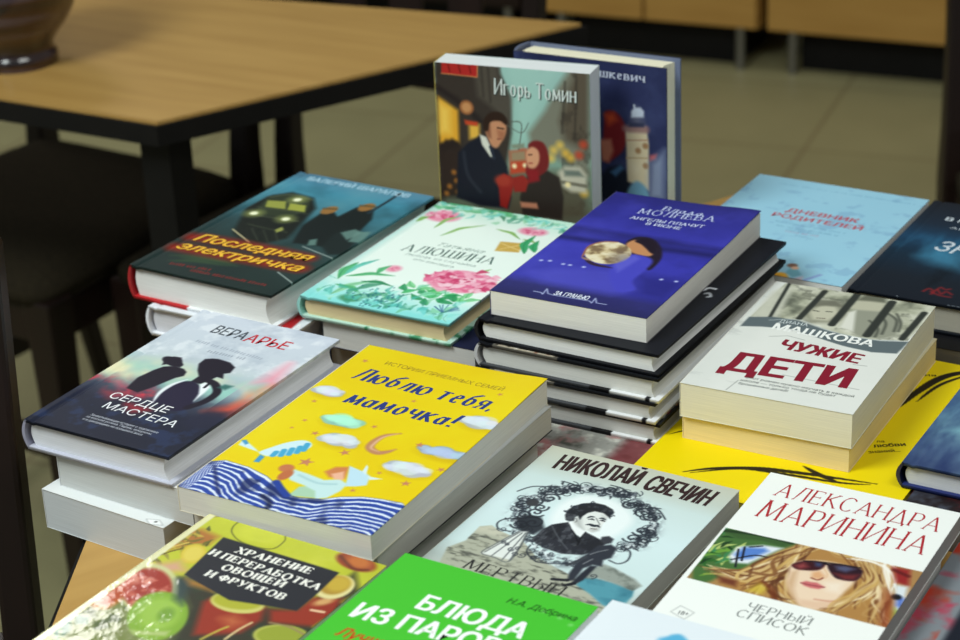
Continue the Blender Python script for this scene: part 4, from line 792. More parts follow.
    s.ell([(111.8,210),(98.1,209.4),(116,201.8)], rgb(150,60,34), 1.5); s.ell([(113.4,210.8),(105.6,209.4),(116.8,204.8)], rgb(206,120,50), 3, .8); s.line([(99.6,211.5),(114.1,203.4),(122.7,205.8)], 2, rgb(90,36,26), 1, .8)
    s.poly([(24.6,196.7),(109.8,195.9),(110.4,189.8),(112,169.2),(112.1,151),(94.4,147.5),(71.1,142.2),(30.8,151.9)], rgb(34,36,44), .6)
    w = rgb(244,242,234)
    for t, q in (('ХРАНЕНИЕ', [(40.6,186),(95,186.6)]), ('И ПЕРЕРАБОТКА', [(28.2,176.9),(109.7,174.5)]), ('ОВОЩЕЙ', [(45.2,166.7),(90,167.2)]), ('И ФРУКТОВ', [(41.1,156.8),(98,156.4)])):
        s.text(t, *q, 6.0, w, 'serif', thin=.1, thick=.32, serif=.1)
    s.poly([(0, 0), (4.5, 0), (4.5, s.h), (0, s.h)], rgb(226,222,176), .5)

def art_bluda(s):
    s.fill(rgb(72,190,52)); n = s.noise(60, 3); s.mix((n-.5)*.5, rgb(86,204,66))
    w = rgb(246,250,246)
    s.text('БЛЮДА', *[(36.4,152.6),(103.7,152.6)], 15, w, bold=.05); s.text('ИЗ ПАРОВАРКИ', *[(8.4,128.9),(146.5,134.5)], 15, w, bold=.05)
    s.text('Лучшие рецепты', *[(11.6,109.4),(96,112.7)], 9, rgb(200,40,24), bold=.03, slant=.2)
    s.text('Н.А. Добрина', *[(78.6,180.6),(121.5,181)], 5.5, rgb(24,70,24), bold=.02, slant=.2)
    for p in [(102,182),(113.1,180.4),(121.7,176.9)]:
        s.disc(p, 1.4, rgb(150,220,140), 1, .6)

def art_wb(s):
    s.fill(rgb(226,234,240)); n = s.noise(40, 3); s.mix((n-.5)*.6, rgb(240,246,248))
    s.poly([(42.2,177.9),(43.4,183),(47.6,186),(52.1,183.8),(54.5,180.6),(43.9,175.2)], rgb(90,176,216), 1.2, sm=True); s.ell([(49.9,174.2),(59.4,175.1),(45.5,181.1)], rgb(90,176,216), 1.5)

def art_tomin(s):
    s.grad([(0, rgb(60,50,38)), (.25, rgb(80,74,56)), (.45, rgb(116,136,116)), (.7, rgb(140,178,164)), (1, rgb(150,190,182))])
    n = s.noise(9, 4); n2 = s.noise(30, 2)
    s.poly([(53.2,199.5),(63.6,165.7),(65.7,123.7),(70.1,114.6),(76.6,129.4),(90.4,156.3),(114.9,204)], rgb(164,204,192), 8, .85)
    # house fronts left and right
    s.poly([(0.4,193.3),(55.2,192.7),(56.1,183.6),(63.6,165.7),(63.7,135.3),(57.7,103.9),(-2.4,73.7)], rgb(58,50,44), 2); s.poly([(32.7,191),(54,192.2),(54.8,181.2),(64.7,163.5),(62.8,142.3),(47.8,155.1),(36.2,163.5)], rgb(86,80,70), 3, .8)
    s.poly([(129.6,196.1),(114.6,192.7),(102.6,175.8),(92.7,156.5),(78,136.6),(80,125),(127.7,105.8)], rgb(124,124,108), 3); s.poly([(129.8,193.8),(119.2,190.7),(111.8,174.2),(104.2,148.2),(108.5,132.3),(128.3,124.7)], rgb(84,72,58), 4, .8); s.mix(np.clip((n-.55)*3, 0, .4)*(s.Y > 70)*((s.X < 40) | (s.X > 105)), rgb(50,44,38))
    for i in range(14):
        x = 330 + i*9
    for q in ([(39.8,191.6),(41,163.9)], [(45.7,189.7),(46.8,159.7)], [(109.7,180.9),(106.3,139.1)], [(119.1,186.2),(116.7,135.3)]):
        s.line(q, 2, rgb(48,42,36), 1, .5)
    # the lit shop window, awning sign
    s.poly([(1.8,160.7),(18.7,150.3),(18.3,121.7),(1.3,115.4)], rgb(226,164,50), 2); s.poly([(2,156),(11.5,150.9),(11,130.6),(1.6,129.8)], rgb(246,206,96), 4, .8); s.line([(0.3,168.8),(21.4,156.4),(37.7,142.5)], 5, rgb(44,36,34), 1.5)
    s.poly([(27.4,139.2),(36.6,140),(36,127.6),(27.3,126.9)], rgb(226,176,70), 2); s.disc([(26.1,153.3)][0], 6, rgb(160,100,60), 1); s.disc([(26.1,153.3)][0], 4, rgb(196,140,90), 1); s.poly([(23.7,142.7),(35.2,141.8),(34.6,138.4),(24.5,139)], rgb(196,70,40), 1)
    for p in [(3.6,116.8),(7.9,119.6),(12.4,120.7),(16,119.1),(4.4,108.4),(13.1,109.3)]:
        s.disc(p, 3.6, rgb(44,34,30), 1.5, 1, 5)
    s.poly([(1,112.9),(19.6,118.3),(17.5,75.7),(0.1,73.9)], rgb(50,38,32), 3)
    for p in [(8.1,84.5),(14.5,90),(5.3,78.1),(15.3,80.3),(12.4,97.1)]: s.disc(p, 2, rgb(210,130,50), 1.5, .7)
    # street bottom with lights, tram, cars
    s.poly([(57.6,101.5),(126.6,108.1),(125.8,67.5),(56,60.1)], rgb(84,74,58), 5, .8)
    for p, c in zip([(104.1,128.6),(112.8,118.6),(123.6,130.8),(98.8,123.9),(108.7,122.4),(119.9,121.6),(115.8,95.2),(123.4,90),(72.7,119.6),(96.3,117)], [rgb(226,190,90), rgb(226,180,70), rgb(196,70,44)]*4):
        s.disc(p, 3.4, c, 2.2, .85)
    s.poly([(61.2,119.7),(76.3,122.8),(77.4,103.4),(61.2,99.9)], rgb(190,70,44), 1.5); s.poly([(62.1,119.1),(75.1,121.7),(75.3,113.2),(62.3,111)], rgb(150,140,110), 1.5, .9); s.line([(69.2,121.6),(72.3,143.1),(64,144.7)], .8, rgb(80,84,76)); s.line([(59.2,142),(72,136),(78.3,144.8)], .7, rgb(90,96,88)); s.disc([(65.1,107.4)][0], 2, rgb(250,230,180), 1); s.disc([(74.2,108.8)][0], 2, rgb(250,230,180), 1); s.poly([(63.3,125.4),(74.1,127.3),(74,123.5),(63.7,122.1)], rgb(130,140,120), 1)
    s.poly([(101.9,105.7),(107.9,111.5),(120.8,111.8),(126.1,105.7),(125.3,90.2),(112.1,90),(105.1,94.1)], rgb(196,190,170), 2); s.poly([(106.7,108.1),(119.6,108.6),(123.7,104),(107.7,103)], rgb(110,120,110), 1.5); s.line([(105.2,97.7),(125.2,96.1)], 3, rgb(120,116,100)); s.disc([(109.9,95.8)][0], 2.4, rgb(246,226,170), 1)
    # the man in a dark overcoat
    s.poly([(13.8,75.3),(17,114.4),(24.7,122.3),(35.9,130.5),(45.5,129),(53.5,117.8),(59,106.4),(61.6,80.1),(58.8,70.1),(34.5,70.1)], rgb(28,30,40), 1.2); s.poly([(36.2,131.7),(41.9,129.8),(46.8,119.1),(47.9,112.5),(44.6,113.6),(38,123.1)], rgb(216,214,200), .8); s.line([(45.2,121.8),(47.9,112.5)], 2.6, rgb(40,46,60)); s.line([(21.9,114.9),(24.6,95.9),(35,82.3)], 2, rgb(52,56,66), 1.5, .8)
    s.poly([(41.2,136.2),(43.7,144.2),(52.2,146.1),(58.8,143.1),(58.9,134.9),(55,127),(50.2,121.3),(45.3,124.2)], rgb(196,138,102), 1, sm=True); s.poly([(41.2,136.2),(45.8,140.8),(46.2,129),(43.9,130)], rgb(130,80,58), 1.2, .8); s.poly([(39.8,136),(40.7,145.1),(47.6,151.3),(56,151.1),(60.5,145.6),(59.2,141.5),(54,144.3),(46.1,142.7),(43.6,135.4)], rgb(48,32,24), .8, sm=True); s.line([(51.9,138.5),(57.1,138)], 1.2, rgb(50,32,26)); s.line([(51.5,129),(54.4,129.3)], 1, rgb(120,60,50)); s.poly([(51.3,136.6),(58.5,136),(56.8,128.8),(52.1,130.7)], rgb(150,88,62), 1.5, .6)
    # the woman in a headscarf
    s.poly([(68.9,80.9),(73,95.8),(81.7,106.2),(93.6,106.1),(102.9,101.1),(106.1,84.6),(104.4,65.2),(70.8,66.5)], rgb(48,40,36), 1.2); s.poly([(74.5,103.1),(77.4,120),(77.7,127.1),(83.7,130.5),(90.7,128.8),(94.5,119.2),(93.7,108.5),(87.6,102),(79.2,99.9)], rgb(116,34,34), 1, sm=True); s.poly([(75.5,119.8),(80.5,125),(85.8,122),(86.3,113.7),(82.3,107.4),(76.6,108.1)], rgb(214,154,118), 1, sm=True); s.line([(77.4,118.1),(80.2,118.4)], 1, rgb(70,40,34)); s.line([(77.6,111),(80.5,111.3)], 1, rgb(160,60,56)); s.poly([(75.8,105.6),(85.3,106),(86.2,97),(76.6,93.7)], rgb(140,30,36), 1.5)
    # red gloves
    s.poly([(48.9,94.6),(55.6,100.1),(62.3,98.3),(64.5,92.5),(57.6,70),(51.6,71.8),(51,86.3)], rgb(150,36,32), 1); s.poly([(62.3,97.1),(72,100.4),(77.1,96.2),(73.9,86.2),(64.2,85.3)], rgb(150,40,34), 1); s.disc([(54.9,94)][0], 7, rgb(170,60,44), 2, .8, 5); s.poly([(68.8,77.2),(83.2,77.5),(84.3,72.8),(69.8,72.5)], rgb(196,130,100), 1)
    s.poly([(6.4,192.3),(37,191.4),(36.4,179.3),(5.8,180.2)], rgb(176,42,38), .6); s.line([(5.8,180.2),(36.4,179.3),(36.9,190.9)], .8, rgb(200,130,80), sm=False)
    for i in range(3): s.line([(x + i*9, y) for x, y in [(11.5,189.5),(13.1,182.1)]], 1.2, rgb(120,26,24))
    w = rgb(222,230,224)
    for off, c in (((1.0, -1.0), rgb(50,60,56)), ((0, 0), w)):
        s.text('Игорь Томин', *[(50.2,166.9),(118.6,165.1)], 12.3, c, 'serif', thin=.06, thick=.16, serif=.04, off=off, over=off[0] == 0)

def art_kev(s):
    s.grad([(0, rgb(44,48,84)), (.5, rgb(48,54,92)), (1, rgb(44,50,86))]); n = s.noise(24, 3); s.mix((n-.5)*1.2, rgb(84,96,140)); s.mix((.45-n)*1, rgb(28,32,62))
    s.poly([(79.8,135),(82,143.2),(90.3,143.2),(96.4,137.1),(99.3,127.5),(98.1,115.5),(91.8,106.6),(79.2,100.9)], rgb(126,36,40), 1.5, sm=True); s.poly([(80.3,140),(88.2,142.3),(91.2,136.4),(83.9,131.5)], rgb(206,84,44), 3, .9); s.poly([(75.4,118.5),(85.8,119.8),(87.7,110.1),(83.4,99.5),(77.1,100.6)], rgb(190,120,96), 2)
    s.poly([(74.8,86.1),(83.3,95.4),(93.8,98.9),(103,90.1),(102.7,69.8),(74.4,65.7)], rgb(30,36,50), 2); s.poly([(84.3,91.5),(93.8,98.9),(96.8,96.3),(89.4,88.2)], rgb(70,110,150), 1.5)
    s.poly([(98.3,131.4),(116.7,133.7),(118.7,120.2),(118.7,80.2),(99.8,85.6),(99.1,113.6)], rgb(222,206,170), 1.2); s.mix(s.emask([(108.4,114.8),(116.6,115.9),(108.1,86.8)], 6)*(n-.3), rgb(240,232,206)); s.line([(98.3,130.4),(116.7,131.7)], 6, rgb(150,110,110), 1.5, .8); s.poly([(102.1,135.8),(115.1,137),(114.7,133.5),(101.6,132.2)], rgb(60,64,90), 1); s.poly([(103.8,145.5),(106.3,148.9),(111.8,149.6),(114.8,146.8),(114.4,141.7),(103.8,140.3)], rgb(206,216,230), 1); s.line([(106.3,151),(106.7,148.9)], 1.5, rgb(206,216,230))
    for q in [(115.8,117.8),(116,100.9),(109.4,113)]: s.disc(q, 2.5, rgb(170,130,90), 1)
    s.line([(99.2,120.6),(117.7,123)], 1.2, rgb(190,150,120)); s.line([(99,105.6),(117.5,107.7)], 1.2, rgb(196,170,130))
    s.poly([(119.6,110.4),(125.7,112.2),(124.7,108.1),(119.6,105.4)], rgb(190,80,84), 1.5); s.poly([(119.5,104.4),(132.8,116.1),(132.6,74.1),(117.2,71.9)], rgb(170,184,206), 5, .7); s.poly([(99.6,69.3),(100.8,79.7),(108.1,86.8),(116.3,81.9),(117.2,71.9)], rgb(120,170,196), 1.5, sm=True)
    w = rgb(206,212,226)
    s.text('ушкевич', *[(70.2,171.6),(116.1,171)], 6.4, w, 'serif', thin=.09, thick=.17, serif=.08)

def art_white(s):
    s.fill(rgb(226,230,236)); s.poly([(114.8,-8.9),(112.9,38.8),(106.6,81.8),(122.4,78.7),(121.9,25.7),(123.6,11.9),(118.1,11.8)], rgb(176,30,36), .8)
    s.text('А', *[(125,12.1),(130.3,13.5)], 9, rgb(250,250,250), bold=.02)
def art_hc(s):
    s.fill(rgb(26,28,32)); n = s.noise(20, 3); s.mix((n-.5)*.4, rgb(50,60,60)); m = s.X > s.w-16
    for i, c in enumerate((rgb(220,220,210), rgb(196,70,50), rgb(60,60,60), rgb(210,150,90), rgb(230,230,226), rgb(120,50,44), rgb(236,236,232), rgb(180,60,44))):
        for k in range(3):
            y = (i*7 + k*61 + 9) % s.h; s.poly([(s.w-13 + (i % 3)*3, y), (s.w-2, y+1), (s.w-3, y+7), (s.w-12, y+5)], c, .8)
    s.poly([(12, 0), (62, 0), (62, 5), (12, 6)], rgb(180,170,150), .8)
    for i in range(16): s.disc((14+i*3.1, 2 + (i*37 % 5)), 1.2, (rgb(40,36,32), rgb(120,70,50), rgb(226,220,206))[i % 3], .6)
def back_hc(s):
    s.fill(rgb(72,74,78)); s.mix((s.X > s.w*.62)*1.0, rgb(24,24,26)); s.mix((s.X > s.w*.735)*1.0, rgb(232,234,236)); s.mix((np.abs(s.X-s.w*.94) < 1.6)*1.0, rgb(30,30,34))
def art_hc1(s):
    s.fill(rgb(22,24,32)); n = s.noise(30, 3); s.mix((n-.5)*.3, rgb(44,48,62)); s.line([(120.7,108.9),(122.9,114.8),(127.9,115.2)], 2.4, rgb(226,230,236), .6); s.line([(124.7,104.5),(126.7,106.8),(130,102.1),(128.3,99.9)], 1.8, rgb(206,210,216), .6)
def art_photo(s):
    s.fill(rgb(150,150,144)); n = s.noise(16, 3); n2 = s.noise(9, 8); s.mix(np.clip((n-.5)*5, 0, 1), rgb(176,120,120)); s.mix(np.clip((n2-.55)*5, 0, 1), rgb(206,206,196)); s.mix(np.clip((.42-n2)*5, 0, 1), rgb(90,92,84)); s.mix(np.clip((s.X-s.w*.8)/8, 0, 1)*.8, rgb(112,44,50)); s.line([(40, 20), (70, 16), (100, 24)], 4, rgb(190,150,140), 2)
def art_pink(s):
    s.fill(rgb(128,134,140)); n = s.noise(16, 3); n2 = s.noise(26, 8)
    s.mix(np.clip((n-.5)*4, 0, 1)*(s.X < 26), rgb(176,70,90)); s.mix(np.clip((n2-.55)*4, 0, 1)*(s.X < 20), rgb(186,60,40)); s.mix(np.clip((s.X-22)/4, 0, 1), rgb(30,34,44)); s.mix(np.clip((s.X-38)/14, 0, .6)*n2, rgb(80,110,140))
def art_alu2(s):
    s.fill(rgb(30,34,62)); n = s.noise(30, 3); s.mix((n-.5)*.5, rgb(60,66,110))
def art_red(s):
    s.fill(rgb(34,26,28)); n = s.noise(12, 3); s.mix(np.clip((n-.5)*4, 0, 1), rgb(130,40,40)); s.mix(np.clip((.42-n)*4, 0, 1), rgb(70,76,90))
def art_arye3(s):
    s.fill(rgb(224,228,228)); q = [(87.3,3.8),(95.9,6.9),(102.4,2.8),(93.7,-0.3)]; s.poly(q, rgb(238,240,240), .4)
    s.line(q + q[:1], .5, rgb(170,174,176), sm=False); s.disc([(95.4,4)][0], .9, rgb(40,40,44), .4)
def plain(c, c2=None):
    def f(s):
        s.fill(c); n = s.noise(40, 2); s.mix((n-.5)*.5, c2 or c)
    return f

# ------------------------------------------------------------------ the setting
def prism(poly, z0, z1):
    n = len(poly)
    return [(x, y, z0) for x, y in poly] + [(x, y, z1) for x, y in poly], [tuple(range(n-1, -1, -1)), tuple(range(n, 2*n))] + [(i, (i+1) % n, n + (i+1) % n, n+i) for i in range(n)]
def inset(poly, d):
    P_ = np.array(poly, float); n = len(P_); out = []
    for i in range(n):
        a, b, c = P_[i-1], P_[i], P_[(i+1) % n]
        e1 = (b-a)/np.hypot(*(b-a)); e2 = (c-b)/np.hypot(*(c-b)); n1 = np.array([-e1[1], e1[0]]); n2 = np.array([-e2[1], e2[0]])
        k = 1 + n1 @ n2; out.append(tuple(b + (n1+n2)*d/k))
    return out

floor_mat = node_mat('floor_tiles', rgb(150, 142, 112), 0.45)
tc = N(floor_mat, 'ShaderNodeTexCoord'); mp = N(floor_mat, 'ShaderNodeMapping'); mp.inputs['Rotation'].default_value = (0, 0, math.radians(22)); mp.inputs['Location'].default_value = (0.05, 0.13, 0)
br = N(floor_mat, 'ShaderNodeTexBrick'); br.offset = 0.0; br.inputs['Scale'].default_value = 1.0; br.inputs['Brick Width'].default_value = 0.4; br.inputs['Row Height'].default_value = 0.4
br.inputs['Mortar Size'].default_value = 0.006; br.inputs['Mortar Smooth'].default_value = 0.5
br.inputs['Color1'].default_value = lin4(rgb(174, 168, 124)); br.inputs['Color2'].default_value = lin4(rgb(169, 163, 120)); br.inputs['Mortar'].default_value = lin4(rgb(150, 140, 102))
nz = N(floor_mat, 'ShaderNodeTexNoise'); nz.inputs['Scale'].default_value = 6; nz.inputs['Detail'].default_value = 6
mx = N(floor_mat, 'ShaderNodeMix', data_type='RGBA', blend_type='MULTIPLY'); mx.inputs[0].default_value = 0.25
L(floor_mat, tc.outputs['Object'], mp.inputs[0]); L(floor_mat, mp.outputs[0], br.inputs['Vector']); L(floor_mat, tc.outputs['Object'], nz.inputs['Vector'])
L(floor_mat, br.outputs['Color'], mx.inputs[6]); L(floor_mat, nz.outputs['Fac'], mx.inputs[7]); L(floor_mat, mx.outputs[2], bsdf(floor_mat).inputs['Base Color'])
fl = link('floor', mesh(*boxv(-4, -2, -0.1, 4, 6.2, 0)), floor_mat); fl['kind'] = 'structure'
wall_mat = mottled('painted_plaster', rgb(110, 106, 92), rgb(118, 114, 100), 8, 0.8)
wl = link('wall_back', mesh(*boxv(-4, 6.2, -0.1, 4, 6.3, 2.9)), wall_mat); wl['kind'] = 'structure'

wood = mottled('laminate_wood', rgb(178, 138, 74), rgb(193, 153, 86), 5, 0.42, stretch=(1.0, 9, 1), spec=0.4)
black_edge = mottled('black_edging', rgb(14, 13, 13), rgb(20, 18, 17), 20, 0.6, spec=.2)
black_metal = mottled('black_steel', rgb(12, 11, 11), rgb(18, 17, 16), 30, 0.6, spec=.2)
dark_wood = mottled('dark_stained_wood', rgb(24, 15, 12), rgb(36, 22, 18), 14, 0.4, stretch=(1, 1, 0.2), spec=.3)
dark_fabric = mottled('dark_upholstery', rgb(38, 33, 24), rgb(48, 42, 30), 180, 0.95, bump=0.3, spec=0.1)

def make_table(poly, label, legs, grain):
    cx = sum(p[0] for p in poly)/len(poly); cy = sum(p[1] for p in poly)/len(poly)
    t = empty('trapezoid_table', (cx, cy, 0), label, 'table', 'trapezoid tables', grain)
    c, s_ = math.cos(-grain), math.sin(-grain)
    q = [((x-cx)*c - (y-cy)*s_, (x-cx)*s_ + (y-cy)*c) for x, y in poly]
    link('table_top', mesh(*prism(inset(q, 0.004), TZ-0.004, TZ)), wood, t)
    e = link('edge_band', mesh(*prism(q, TZ-0.026, TZ-0.0042)), black_edge, t)
    for i in legs:
        a = inset(q, 0.045)[i]
        link('leg', mesh(*merge(boxv(a[0]-.019, a[1]-.019, 0.012, a[0]+.019, a[1]+.019, TZ-.026), boxv(a[0]-.022, a[1]-.022, 0, a[0]+.022, a[1]+.022, 0.012))), black_metal, t)
    return t
ca, sa = math.cos(math.radians(31.2)), math.sin(math.radians(31.2))
L0 = (-0.2536, 1.461); L1 = (L0[0]+.60*ca, L0[1]+.60*sa)
near_poly = [(-.303, .50), (1.06, 1.24), (L1[0]+.72*math.cos(math.radians(-29)), L1[1]+.72*math.sin(math.radians(-29))), L1, L0]
make_table(near_poly, 'light wood table with black edging that carries all the books', (0, 1, 2, 3, 4), math.radians(31))
b_a = (-0.3224, 2.0277); b_b = (0.1397, 2.3180); d1 = math.radians(149.5); d2 = math.radians(156.7)
far_poly = [b_a, b_b, (b_b[0]+1.25*math.cos(d2), b_b[1]+1.25*math.sin(d2)), (b_a[0]+.72*math.cos(d1), b_a[1]+.72*math.sin(d1))]
make_table(far_poly, 'light wood table with black edging behind the books, carrying a brown pot', (0, 1, 2, 3), math.radians(149.5))

def sweep(path, w, d):
    """rectangular bar along a mostly upright path of (x,y,z) with optional per-point sizes"""
    V, F = [], []; n = len(path)
    for i, p in enumerate(path):
        k = p[3] if len(p) > 3 else 1.0; a, b = w/2*k, d/2*k
        V += [(p[0]-a, p[1]-b, p[2]), (p[0]+a, p[1]-b, p[2]), (p[0]+a, p[1]+b, p[2]), (p[0]-a, p[1]+b, p[2])]
    for i in range(n-1):
        for j in range(4): F.append((4*i+j, 4*i+(j+1) % 4, 4*i+4+(j+1) % 4, 4*i+4+j))
    F += [(3, 2, 1, 0), (4*n-4, 4*n-3, 4*n-2, 4*n-1)]
    return V, F
def cushion(fw, bw, d, z0, z1):
    """softly domed seat pad, wider in front"""
    nx, ny = 14, 14; V, F = [], []
    def sq(t): return math.copysign(abs(t)**1.0, t)
    for lvl in (0, 1):
        for j in range(ny+1):
            for i in range(nx+1):
                u, v = i/nx*2-1, j/ny*2-1; wv = fw + (bw-fw)*(v+1)/2
                r = 1 - 0.06*max(abs(u), abs(v))**8*(min(abs(u), abs(v))**8)
                e = (1-abs(u)**6)*(1-abs(v)**6); z = z0 + 0.004*0 if lvl == 0 else z0 + (z1-z0)*(0.45 + 0.55*e**0.35)
                V.append((u*wv/2*r, (v*d/2)*r, z))
    m = (nx+1)*(ny+1); id_ = lambda l, i, j: l*m + j*(nx+1) + i
    for j in range(ny):
        for i in range(nx):
            F.append((id_(1, i, j), id_(1, i+1, j), id_(1, i+1, j+1), id_(1, i, j+1))); F.append((id_(0, i, j+1), id_(0, i+1, j+1), id_(0, i+1, j), id_(0, i, j)))
    for i in range(nx):
        F += [(id_(0, i, 0), id_(0, i+1, 0), id_(1, i+1, 0), id_(1, i, 0)), (id_(0, i+1, ny), id_(0, i, ny), id_(1, i, ny), id_(1, i+1, ny))]
    for j in range(ny):
        F += [(id_(0, 0, j+1), id_(0, 0, j), id_(1, 0, j), id_(1, 0, j+1)), (id_(0, nx, j), id_(0, nx, j+1), id_(1, nx, j+1), id_(1, nx, j))]
    return V, F
def make_chair():
    t = empty('dining_chair', (0, 0, 0), '', 'chair', 'dark wooden dining chairs')
    parts = []
    def part(n, vf, m, bv=0.004, smooth=False):
        o = link(n, mesh(*vf), m, t, smooth)
        if bv: bevel(o, bv)
    part('seat', cushion(.42, .385, .43, .425, .468), dark_fabric, 0, True)
    fr = [(-.207, -.205), (.207, -.205), (.19, .20), (-.19, .20)]
    part('seat_rail', prism(fr, .372, .424), dark_wood)
    for s_ in (-1, 1):
        part('leg', sweep([(s_*.188, -.185, 0, .8), (s_*.188, -.185, .3, 1), (s_*.188, -.185, .43, 1.12)], .040, .040), dark_wood)
    for s_ in (-1, 1):
        x = s_*.19
        part('back_post', sweep([(x, .275, 0, .85), (x, .245, .15, .95), (x, .215, .33, 1.1), (x, .205, .43, 1.35), (x, .208, .50, 1.2), (x, .222, .62, 1), (x, .250, .80, .95), (x, .275, .92, .9)], .025, .030), dark_wood)
    part('top_rail', sweep([(0, .258, .84), (0, .266, .885), (0, .272, .925)], .40, .022), dark_wood)
    part('lower_rail', sweep([(0, .222, .60), (0, .228, .64)], .36, .018), dark_wood)
    for k in (-1, 0, 1):
        part('back_slat', sweep([(k*.09, .226, .63), (k*.09, .24, .74), (k*.09, .26, .85)], .05, .012), dark_wood)
    part('stretcher', boxv(-.175, -.192, .20, .175, -.172, .235), dark_wood, .003)
    for s_ in (-1, 1):
        part('stretcher', boxv(s_*.187-.009, -.18, .15, s_*.187+.009, .24, .185), dark_wood, .003)
    return t
def place_chair(c, bx, by, rz, label):
    """(bx,by) is the middle of the line between the back posts at seat height"""
    c.rotation_euler = (0, 0, rz); c.location = (bx + .205*math.sin(rz), by - .205*math.cos(rz), 0); c['label'] = label
def dup(root):
    r = root.copy(); C.objects.link(r)
    for ch in list(root.children):
        k = ch.copy(); C.objects.link(k); k.parent = r
    return r
proto = make_chair()
rad = math.radians
chairs = [(-.466, 2.765, rad(-34), 'dark wooden chair with brown padded seat tucked under the far table at left'),
          (-0.0747, 2.5935, rad(-33), 'dark wooden chair behind the far table, mostly hidden by the upright books'),
          (-.5195, 1.222, rad(0), 'dark wooden chair cut off at the left edge of the picture beside the book table'),
          (.83, 2.60, rad(0), 'dark wooden chair post cut off at the top right edge of the picture')]
for i, (x, y, rz, lab) in enumerate(chairs):
    c_ = proto if i == 0 else dup(proto)
    place_chair(c_, x, y, rz, lab)
    if i == 1: c_.scale = (1, .86, 1)                # a shallower seat

# the two low cabinets along the back
cab_wood = mottled('cabinet_veneer', rgb(176, 132, 62), rgb(190, 146, 74), 4, 0.5, stretch=(1, 1, 9))
steel = node_mat('brushed_steel', rgb(150, 150, 150), 0.35); bsdf(steel).inputs['Metallic'].default_value = 1.0
def make_cabinet(x, y, rz, w, label, cab_wood=cab_wood):
    t = empty('low_cabinet', (x, y, 0), label, 'cabinet', 'low cabinets', rz)
    b = link('carcass', mesh(*boxv(0.0, 0.02, .10, w, .45, .82)), cab_wood, t); bevel(b, .003)
    for k in range(2):
        d = link('door', mesh(*boxv(k*w/2+.003, 0, .105, (k+1)*w/2-.003, .02, .80)), cab_wood, t); bevel(d, .002)
        h = link('handle', mesh(*boxv(w/2 + (k*2-1)*.04-.006, -.025, .55, w/2 + (k*2-1)*.04+.006, 0, .68)), steel, d)
    link('top_panel', mesh(*boxv(-.01, -.015, .82, w+.01, .46, .845)), cab_wood, t)
    link('shade_block', mesh(*boxv(.06, .075, 0, w-.06, .40, .0995)), black_metal, t)  # black block added to stand in for the deep shade beneath the cabinet
    for xx in (.05, w-.05):
        for yy in (.04, .43):
            a = [(xx+.011*math.cos(i*math.pi/6), yy+.011*math.sin(i*math.pi/6)) for i in range(12)]
            link('leg', mesh(*prism(a, 0, .10)), steel, t)
dx, dy = 1.001-.163, 4.235-4.637; ra = math.atan2(dy, dx); sx_, sy_ = .649, 4.386
W, W2 = .90, .53
make_cabinet(sx_ - (W2+.016)*math.cos(ra), sy_ - (W2+.016)*math.sin(ra), ra, W2, 'narrow tan low cabinet on metal legs, left one behind the tiled floor')
make_cabinet(sx_ - (W2+W+.05)*math.cos(ra), sy_ - (W2+W+.05)*math.sin(ra), ra, W, 'dark low cabinet behind the far table, left of the tan cabinets', dark_wood)
make_cabinet(sx_ + .004*math.cos(ra), sy_ + .004*math.sin(ra), ra, W, 'wide tan low cabinet on metal legs, right one behind the tiled floor')

# the glazed pot on the far table
glaze = node_mat('brown_glaze', rgb(60, 34, 26), 0.18, 0.6)
tc = N(glaze, 'ShaderNodeTexCoord'); mp = N(glaze, 'ShaderNodeMapping'); mp.inputs['Scale'].default_value = (4, 4, 40); nz = N(glaze, 'ShaderNodeTexNoise'); nz.inputs['Scale'].default_value = 1.3; nz.inputs['Detail'].default_value = 4
rp = N(glaze, 'ShaderNodeValToRGB'); cr = rp.color_ramp
cr.elements[0].position = .42; cr.elements[0].color = lin4(rgb(26, 18, 22)); cr.elements[1].position = .66; cr.elements[1].color = lin4(rgb(84, 72, 84))
e = cr.elements.new(.52); e.color = lin4(rgb(54, 26, 14))
L(glaze, tc.outputs['Object'], mp.inputs[0]); L(glaze, mp.outputs[0], nz.inputs['Vector']); L(glaze, nz.outputs['Fac'], rp.inputs[0]); L(glaze, rp.outputs[0], bsdf(glaze).inputs['Base Color'])
def lathe(prof, n=48):
    V, F = [], []; k = len(prof)
    for i in range(n):
        a = 2*math.pi*i/n; V += [(r*math.cos(a), r*math.sin(a), z) for r, z in prof]
    for i in range(n):
        for j in range(k-1): F.append((i*k+j, ((i+1) % n)*k+j, ((i+1) % n)*k+j+1, i*k+j+1))
    F.append(tuple(i*k for i in range(n-1, -1, -1))); F.append(tuple(i*k+k-1 for i in range(n)))
    return V, F
prof = [(float(r), float(z)) for r, z in spline([(.046, 0), (.047, .010), (.043, .020), (.049, .032), (.068, .058), (.084, .10), (.085, .14), (.062, .175), (.045, .19), (.046, .20), (.049, .205)], False, 5)] + [(.040, .203), (.036, .185), (.0, .18)]
pot = link('glazed_pot', mesh(*lathe(prof)), glaze, None, True); pot.location = (-.508, 2.264, TZ)
tag(pot, 'brown glazed round pot standing on the far wooden table', 'pot')

